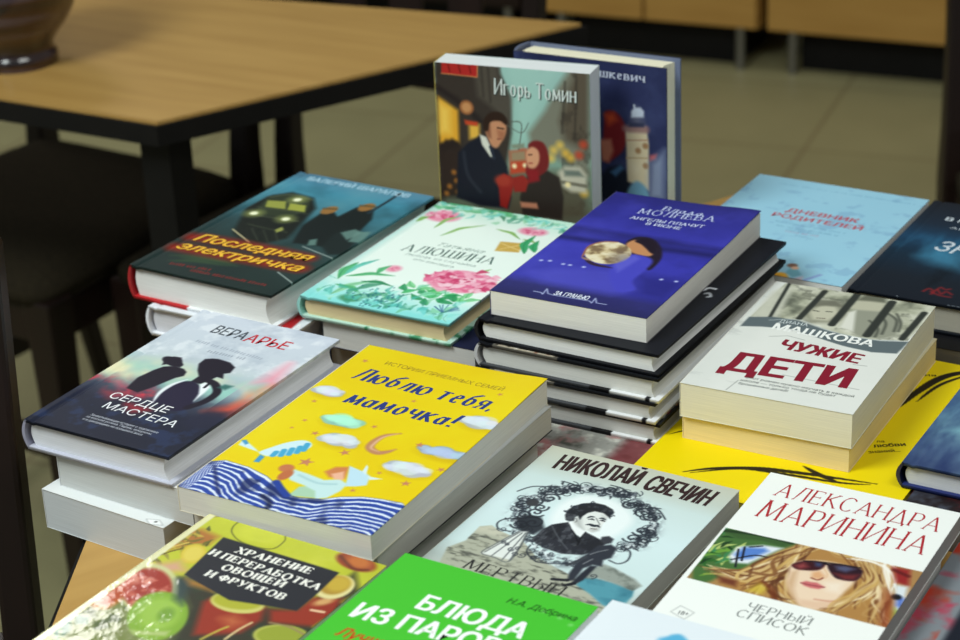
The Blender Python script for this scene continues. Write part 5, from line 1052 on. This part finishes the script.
# ------------------------------------------------------------------ books
P={'elek':(-0.2639,1.4590,0.0800,-32.5000,0.1335,0.2208),
'alu':(-0.1315,1.4021,0.0730,-30.2000,0.1265,0.2060),
'mol':(0.0080,1.3220,0.1050,-29.7000,0.1190,0.2060),
'arye':(-0.3000,1.2130,0.0760,-31.5000,0.1190,0.1920),
'lub':(-0.1900,1.1220,0.0710,-30.3000,0.1400,0.2227),
'mash':(0.1310,1.2370,0.0690,-28.8000,0.1190,0.1826),
'svech':(-0.0620,1.0400,0.0410,-32.1000,0.1340,0.2000),
'mar':(0.0810,0.9900,0.0390,-30.1000,0.1240,0.2000),
'white':(-0.2508,1.4426,0.0520,-31.0000,0.1300,0.2100),
'alu2':(-0.1164,1.3992,0.0550,-31.5000,0.1310,0.2050),
'alu3':(-0.1157,1.4131,0.0330,-31.0000,0.1350,0.1850),
'hc1':(-0.0013,1.3170,0.0865,-31.5000,0.1390,0.2170),
'hc2':(-0.0021,1.3140,0.0695,-31.0000,0.1390,0.2170),
'hcA':(-0.0051,1.3134,0.0510,-30.5000,0.1390,0.2170),
'hcB':(-0.0019,1.3134,0.0350,-30.5000,0.1390,0.2170),
'arye2':(-0.2809,1.2068,0.0540,-33.5000,0.1160,0.1900),
'arye3':(-0.2926,1.2032,0.0290,-34.2000,0.1050,0.1650),
'cream':(0.1331,1.2400,0.0440,-30.0000,0.1170,0.1820),
'zn':(0.2742,1.4104,0.0550,-31.0000,0.1350,0.1960),
'blue':(0.2633,1.1580,0.0450,-31.0000,0.1400,0.1980),
'bluda':(-0.1551,0.8753,0.0620,-32.0000,0.1265,0.2000),
'hran':(-0.2857,0.9272,0.0580,-32.6000,0.1300,0.2150),
'wb':(-0.0391,0.8078,0.0660,-31.8000,0.1300,0.2000),
'dnev':(0.1427,1.4903,0.0550,-31.3000,0.1490,0.1950),
'lub2':(-0.1837,1.1317,0.0535,-31.8000,0.1380,0.2120),
'photo':(-0.0246,1.2586,0.0185,-30.5000,0.1280,0.2000),
'red':(0.2611,1.1367,0.0265,-30.5000,0.1400,0.1900),
'yel':(0.0888,1.1914,0.0260,-31.0000,0.1730,0.2500),
'pink':(0.1400,0.8429,0.0200,-30.0000,0.1400,0.2950),
'tomin':(-0.0272,1.5862,0.1890,-22.3000,0.1300,0.1890),
'kev':(0.0370,1.6219,0.1840,-29.1000,0.1340,0.1840)}
MATTE, SATIN, GLOSS, WAVY = (.55, 0, 0), (.45, .0, 0), (.4, .12, 0), (.35, .8, .22)
def curled_mesh(s, z, th, Z, zfun):
    """a bent card: printed side, back side and edge are all bent alike"""
    nx, ny = s.nx, s.ny; n = nx*ny; top = np.column_stack([s.X, s.Y, Z]); low = top - (0, 0, th)
    b = np.array(list(range(nx)) + [j*nx+nx-1 for j in range(1, ny)] + [(ny-1)*nx+i for i in range(nx-2, -1, -1)] + [j*nx for j in range(ny-2, 0, -1)]); b2 = np.roll(b, -1)
    i, j = np.meshgrid(np.arange(nx-1), np.arange(ny-1)); a = (j*nx+i).ravel()
    loops = [np.column_stack([a, a+1, a+nx+1, a+nx]).ravel(), (n + np.column_stack([a+nx, a+nx+1, a+1, a])).ravel(), np.column_stack([n+b, n+b2, b2, b]).ravel()]
    tot = [np.full(2*len(a) + len(b), 4)]; V = [top, low]; Cc = [s.col, s.col]
    if s.tv:
        T = np.concatenate(s.tv); V.append(np.column_stack([T[:, 0], T[:, 1], T[:, 2] + zfun(T[:, 0], T[:, 1])])); Cc.append(np.concatenate(s.tc))
        loops.append(np.array([x+2*n for f in s.tf for x in f])); tot.append(np.array([len(f) for f in s.tf]))
    return fill_mesh(V, Cc, loops, tot, z)
def sheet_mesh(s, z, th, zfun=None, edge=None):
    nx, ny = s.nx, s.ny; n = nx*ny
    Z = np.zeros(n) if zfun is None else zfun(s.X, s.Y)
    top = np.column_stack([s.X, s.Y, Z])
    if zfun is not None and zfun(s.X, s.Y).max() > 0.2: return curled_mesh(s, z, th, Z, zfun)
    b = list(range(nx)) + [j*nx+nx-1 for j in range(1, ny)] + [(ny-1)*nx+i for i in range(nx-2, -1, -1)] + [j*nx for j in range(ny-2, 0, -1)]
    m = len(b); low = top[b] - (0, 0, th)
    V = [top, top[b], low]; Cc = [s.col, s.col[b] if edge is None else np.tile(edge, (m, 1)), s.col[b] if edge is None else np.tile(edge, (m, 1))]
    i, j = np.meshgrid(np.arange(nx-1), np.arange(ny-1)); a = (j*nx+i).ravel(); q = np.column_stack([a, a+1, a+nx+1, a+nx])
    k = np.arange(m); k2 = (k+1) % m; sk = np.column_stack([n+m+k, n+m+k2, n+k2, n+k])
    loops = [q.ravel(), sk.ravel(), n+m+np.arange(m)[::-1]]; tot = [np.full(len(q), 4), np.full(m, 4), np.array([m])]
    base = n + 2*m
    if s.tv:
        T = np.concatenate(s.tv); tz = np.zeros(len(T)) if zfun is None else zfun(T[:, 0], T[:, 1])
        V.append(np.column_stack([T[:, 0], T[:, 1], T[:, 2] + tz])); Cc.append(np.concatenate(s.tc))
        loops.append(np.array([x+base for f in s.tf for x in f])); tot.append(np.array([len(f) for f in s.tf]))
    return fill_mesh(V, Cc, loops, tot, z)
def fill_mesh(V, Cc, loops, tot, z):
    V = np.concatenate(V)/1000.0; V[:, 2] += z; Cc = np.concatenate(Cc); loops = np.concatenate(loops); tot = np.concatenate(tot)
    me = bpy.data.meshes.new('sheet'); me.vertices.add(len(V)); me.vertices.foreach_set('co', V.ravel().astype(np.float32))
    me.loops.add(len(loops)); me.loops.foreach_set('vertex_index', loops.astype(np.int32)); me.polygons.add(len(tot))
    me.polygons.foreach_set('loop_start', np.concatenate([[0], np.cumsum(tot)[:-1]]).astype(np.int32)); me.update(calc_edges=True)
    at = me.color_attributes.new('print', 'FLOAT_COLOR', 'POINT')
    at.data.foreach_set('color', np.column_stack([lin(np.clip(Cc, 0, 1)), np.ones(len(Cc))]).ravel().astype(np.float32))
    return me

BOOK_GROUP = 'books laid out on the table'
def book(key, t, label, art, hard=False, spine=(.2, .2, .2), back=None, page=rgb(232, 228, 216), gloss=SATIN, step=0.8, stand=False, curl=None, group=BOOK_GROUP, edge=None, name=None):
    x, y, zt, th, w, h = P[key]; a = math.radians(th); t /= 1000
    root = empty(name or ('hardcover_book' if hard else 'paperback_book'), (x, y, TZ+zt-t), label, 'book', group)
    if stand:
        n = Vector((math.sin(a), -math.cos(a), 0)); o = Vector((x, y, TZ)) - n*t
        root.matrix_world = Matrix(((math.cos(a), 0, n.x, o.x), (math.sin(a), 0, n.y, o.y), (0, 1, 0, o.z), (0, 0, 0, 1)))
    else:
        root.rotation_euler = (0, 0, a)
    s = Sheet(w*1000, h*1000, step); art(s)
    W1, H1 = s.w, s.h
    if hard:
        bt = 2.3
        groove = lambda X, Y: -0.9*np.exp(-((X-7)/1.8)**2)
        link('front_cover', sheet_mesh(s, t, bt, groove, edge), print_mat(gloss), root)
        sb = Sheet(W1, H1, 3.0 if not callable(back) else 1.2)
        if callable(back): back(sb)
        else: sb.fill(back if back is not None else spine)
        link('back_cover', sheet_mesh(sb, bt/1000, bt), print_mat(MATTE), root)
        k = 12; T = t*1000
        outer = [(0.6 - 4.2*math.sin(math.pi*i/k)**0.8, T*(1-i/k)) for i in range(k+1)]; inner = [(1.0 - 3.0*math.sin(math.pi*i/k)**0.8 + 0.9, 0.6 + (T-1.2)*(i/k)) for i in range(k+1)]
        v, f = extrude_y([(px/1000, pz/1000) for px, pz in outer + inner], 0, h)
        link('spine', mesh(v, f), card(spine), root)
        z0, z1 = bt/1000, t - bt/1000; hh = (z1-z0)
        right = [(w-.0045 - .16*hh*math.sin(math.pi*i/k), z0 + hh*i/k) for i in range(k+1)]
        left = [(.0042 - .0026*math.sin(math.pi*i/k), z1 - hh*i/k) for i in range(k+1)]
        v, f = extrude_y(right + left, .0032, h-.0032)
        link('page_block', mesh(v, f), pages(page), root)
        # folded end leaf seen between spine and leaves
        ol = [(.0040 - .0034*math.sin(math.pi*i/k), z1 - hh*i/k) for i in range(k+1)]; il = [(.0043 - .0028*math.sin(math.pi*i/k), z0 + hh*i/k) for i in range(k+1)]
    else:
        ct = 0.35
        zf = curl if curl else (lambda X, Y: 0.0*X)
        link('front_cover', sheet_mesh(s, t, ct, zf, edge), print_mat(gloss), root, smooth=False)
        sb = Sheet(W1, H1, 8.0); sb.fill(back if back is not None else spine)
        link('back_cover', sheet_mesh(sb, ct/1000, ct), print_mat(MATTE), root)
        v, f = boxv(-.0004, 0, 0, 0, h, t); link('spine', mesh(v, f), card(spine), root)
        c_ = ct/1000
        if curl:                                  # leaves follow the lifted cover a little
            k = 10; xs = np.linspace(0, 1, k+1); V, F = [], []
            for yy in np.linspace(.0003, h-.0003, 13):
                zz = np.minimum(zf(xs*W1, np.full(k+1, yy*1000))*0.35, 0.6)/1000
                V += [(float(xx*(w-.0006)), float(yy), float(t-c_+dz)) for xx, dz in zip(xs, zz)] + [(float(xx*(w-.0006)), float(yy), c_) for xx in xs[::-1]]
            m = 2*(k+1)
            for r in range(12):
                for i in range(m): F.append((r*m+i, r*m+(i+1) % m, (r+1)*m+(i+1) % m, (r+1)*m+i))
            F += [tuple(range(m))[::-1][::-1], tuple(12*m+i for i in range(m-1, -1, -1))]
            link('page_block', mesh(V, F), pages(page), root)
        else:
            link('page_block', mesh(*boxv(0.0002, .0003, c_, w-.0004, h-.0003, t-c_)), pages(page), root)
    return root
def lift(ax, ay, amount, rx=30, ry=40):
    """a cover whose corner has curled up"""
    return lambda X, Y: amount*np.exp(-((X-ax)/rx)**2 - ((Y-ay)/ry)**2) 
WHITE, GREYP, CREAM, TAN = rgb(244, 244, 240), rgb(210, 209, 204), rgb(238, 226, 188), rgb(226, 204, 158)

# back row
book('elek', 28, 'dark teal hardcover with a train, two men and fiery yellow title, top left stack', art_elek, True, rgb(170, 34, 40), lambda s: (s.fill(rgb(236, 238, 240)), s.mix((s.X < 52)*1.0, rgb(190, 40, 44))), WHITE, SATIN, .7)
book('white', 24, 'white hardcover with a red band directly under the dark teal train book', art_white, True, rgb(232, 234, 240), rgb(236, 238, 242), rgb(226, 226, 232), SATIN, 1.0)
book('alu', 18, 'mint green hardcover with pink peonies and green leaves on its cover', art_alu, True, rgb(150, 214, 206), lambda s: (s.fill(rgb(190, 226, 212)), s.mix(np.clip((s.noise(7, 3)-.5)*6, 0, 1), rgb(70, 150, 110))), TAN, SATIN, .6)
book('alu2', 22, 'dark blue paperback with grey page edges directly under the mint floral book', art_alu2, False, rgb(26, 28, 40), rgb(40, 44, 80), GREYP, SATIN, 2)
book('alu3', 33, 'thick book with a violet blue cover edge, third down under the mint floral book', plain(rgb(74, 78, 150)), True, rgb(70, 74, 140), rgb(60, 64, 120), rgb(150, 146, 136), SATIN, 3)
book('mol', 18.5, 'violet blue paperback with a figure holding the moon, topmost of the tall stack', art_mol, False, rgb(90, 90, 130), rgb(130, 128, 130), rgb(240, 238, 230), SATIN, .7, curl=lift(112, 200, 2.4))
book('hc1', 17, 'black hardcover directly under the violet blue moon paperback', art_hc1, True, rgb(20, 21, 26), rgb(24, 25, 30), WHITE, SATIN, 1.2)
for k, tt, lab in (('hc2', 18.5, 'dark hardcover third from the top of the tall stack in the middle'), ('hcA', 16, 'dark hardcover fourth from the top of the tall stack in the middle'), ('hcB', 16.5, 'dark hardcover at the bottom of the tall stack, just above the pink and grey cover')):
    book(k, tt, lab, art_hc, True, rgb(196, 196, 196) if k == 'hc2' else rgb(60, 62, 66), back_hc, GREYP if k != 'hc2' else rgb(226, 226, 220), SATIN, 1.2)
book('photo', 18.5, 'book with a pink and grey photo cover lying under the tall middle stack', art_photo, False, rgb(120, 110, 110), None, GREYP, SATIN, 1.0)
book('tomin', 24, 'upright book in front with a man and woman on a city street', art_tomin, False, rgb(196, 176, 84), rgb(176, 190, 190), rgb(226, 230, 230), SATIN, .6, stand=True)
book('kev', 30, 'upright dark blue hardcover with a lighthouse, behind the upright street scene book', art_kev, True, rgb(96, 104, 130), rgb(110, 120, 146), rgb(240, 234, 206), SATIN, .7, stand=True)
book('dnev', 14, 'large light blue paperback with a red title at the back right', art_dnev, False, rgb(150, 196, 216), None, WHITE, SATIN, .9)
book('zn', 24, 'dark night blue hardcover with white title at the right edge beside the light blue book', art_zn, True, rgb(26, 30, 38), None, rgb(176, 172, 158), SATIN, .9)

# middle row
book('arye', 22, 'grey and navy hardcover with silhouettes of a man and a woman', art_arye, True, rgb(150, 150, 170), rgb(190, 192, 206), rgb(228, 230, 236), SATIN, .6)
book('arye2', 25, 'thick white book block directly under the silhouettes hardcover', plain(rgb(226, 226, 224)), False, rgb(220, 222, 224), None, rgb(204, 206, 204), SATIN, 4)
book('arye3', 29, 'white pocket paperback with a small barcode sticker at the bottom of the left stack', art_arye3, False, rgb(214, 218, 220), None, rgb(204, 208, 210), SATIN, .8)
book('lub', 17.5, 'yellow paperback with clouds, a crescent and a striped blanket', art_lub, False, rgb(226, 220, 200), None, rgb(226, 224, 216), SATIN, .6, curl=lift(140, 222, 2.2, 26, 60))
book('lub2', 17, 'white paperback with flared cover directly under the yellow crescent book', plain(rgb(206, 208, 206)), False, rgb(30, 30, 34), None, rgb(196, 194, 186), SATIN, 4, curl=lift(138, 212, 1.6, 5, 70), edge=rgb(206, 208, 206))
book('mash', 25, 'thick white and grey paperback with two boys behind bars and a dark red title', art_mash, False, rgb(226, 224, 210), None, rgb(240, 234, 208), SATIN, .6)
book('cream', 18, 'cream paged book directly under the dark red titled paperback with boys behind bars', plain(rgb(226, 216, 180)), False, rgb(236, 220, 176), None, rgb(246, 224, 166), SATIN, 4)
book('yel', 26, 'large yellow book with black brush lines under the boys behind bars paperback', art_yel, False, rgb(230, 206, 20), None, rgb(176, 160, 60), SATIN, .9)
book('blue', 18, 'blue watercolour hardcover at the right edge on the yellow book', art_blue, True, rgb(28, 32, 66), rgb(44, 54, 110), rgb(226, 228, 230), SATIN, 1.0)
book('red', 26.5, 'dark red and black paperback under the blue watercolour hardcover', art_red, False, rgb(60, 26, 28), None, rgb(130, 120, 110), SATIN, 1.5)

# front row
book('svech', 15, 'pale blue paperback with an engraved oval portrait of a moustached man', art_svech, False, rgb(190, 196, 186), None, rgb(168, 166, 158), GLOSS, .5)
book('mar', 13, 'white paperback with a blonde woman in sunglasses and red lettering', art_mar, False, rgb(232, 236, 232), None, rgb(168, 166, 162), GLOSS, .5)
book('bluda', 21, 'bright green paperback with white lettering at the front edge', art_bluda, False, rgb(60, 160, 44), None, WHITE, SATIN, .9)
book('hran', 20, 'yellow green glossy cookbook with jars of vegetables and a black title plate', art_hran, False, rgb(226, 222, 176), None, WHITE, WAVY, .6)
book('wb', 25, 'pale white and light blue paperback at the bottom edge beside the green cover', art_wb, False, rgb(220, 228, 236), None, WHITE, GLOSS, 1.0)
book('pink', 20, 'grey and black book with pink patches at the lower right edge', art_pink, False, rgb(110, 114, 120), None, GREYP, SATIN, 1.2)

# books lower in the stacks, seen only in slivers between the others
def under(src, name, dz_top, t, label, du=0.004, dv=0.006, dw=0.01, dh=0.012, col=rgb(200, 200, 196), page=GREYP, rot=0.0):
    x, y, zt, th, w, h = P[src]; a = math.radians(th)
    P[name] = (x + du*math.cos(a) - dv*math.sin(a), y + du*math.sin(a) + dv*math.cos(a), dz_top, th+rot, w-dw, h-dh)
    book(name, t*1000, label, plain(col), False, col, None, page, SATIN, 6)
under('white', 'u1', .028, .028, 'dark closed book at the bottom of the train book stack', .012, .012, .02, .02, rgb(40, 40, 46))
under('lub2', 'u2', .036, .018, 'grey closed book third down under the yellow crescent book', .003, .004, col=rgb(70, 70, 74))
under('lub2', 'u3', .018, .018, 'grey closed book at the bottom of the yellow crescent stack', .003, .004, .01, .03, col=rgb(90, 90, 90))
under('svech', 'u4', .026, .026, 'pale closed book under the engraved portrait paperback', -.007, .004, .006, .004, rgb(214, 226, 212), WHITE)
under('mar', 'u5', .026, .026, 'grey closed book under the blonde woman paperback', .002, .002, .003, .036, rgb(160, 160, 160))
under('zn', 'u6', .031, .020, 'black hardcover with grey page edges under the night blue book', 0.0, -.022, 0, 0, rgb(24, 24, 28), rgb(130, 124, 110))
under('zn', 'u7', .011, .011, 'thin closed book at the bottom of the right rear stack', .006, -.018, .01, .01, rgb(60, 60, 66))
under('dnev', 'u8', .041, .041, 'thick closed book under the large light blue paperback', .006, .004, .012, .012, rgb(120, 130, 140))
under('hran', 'u9', .038, .038, 'thick closed book under the glossy vegetable cookbook', .012, .002, .02, .012, rgb(150, 150, 120))
under('bluda', 'u10', .041, .041, 'thick closed book under the bright green paperback', .004, -.004, .008, .03, rgb(120, 140, 110))
under('wb', 'u11', .041, .041, 'thick closed book under the pale paperback at the bottom edge', .004, -.004, .008, .03, rgb(180, 190, 196))
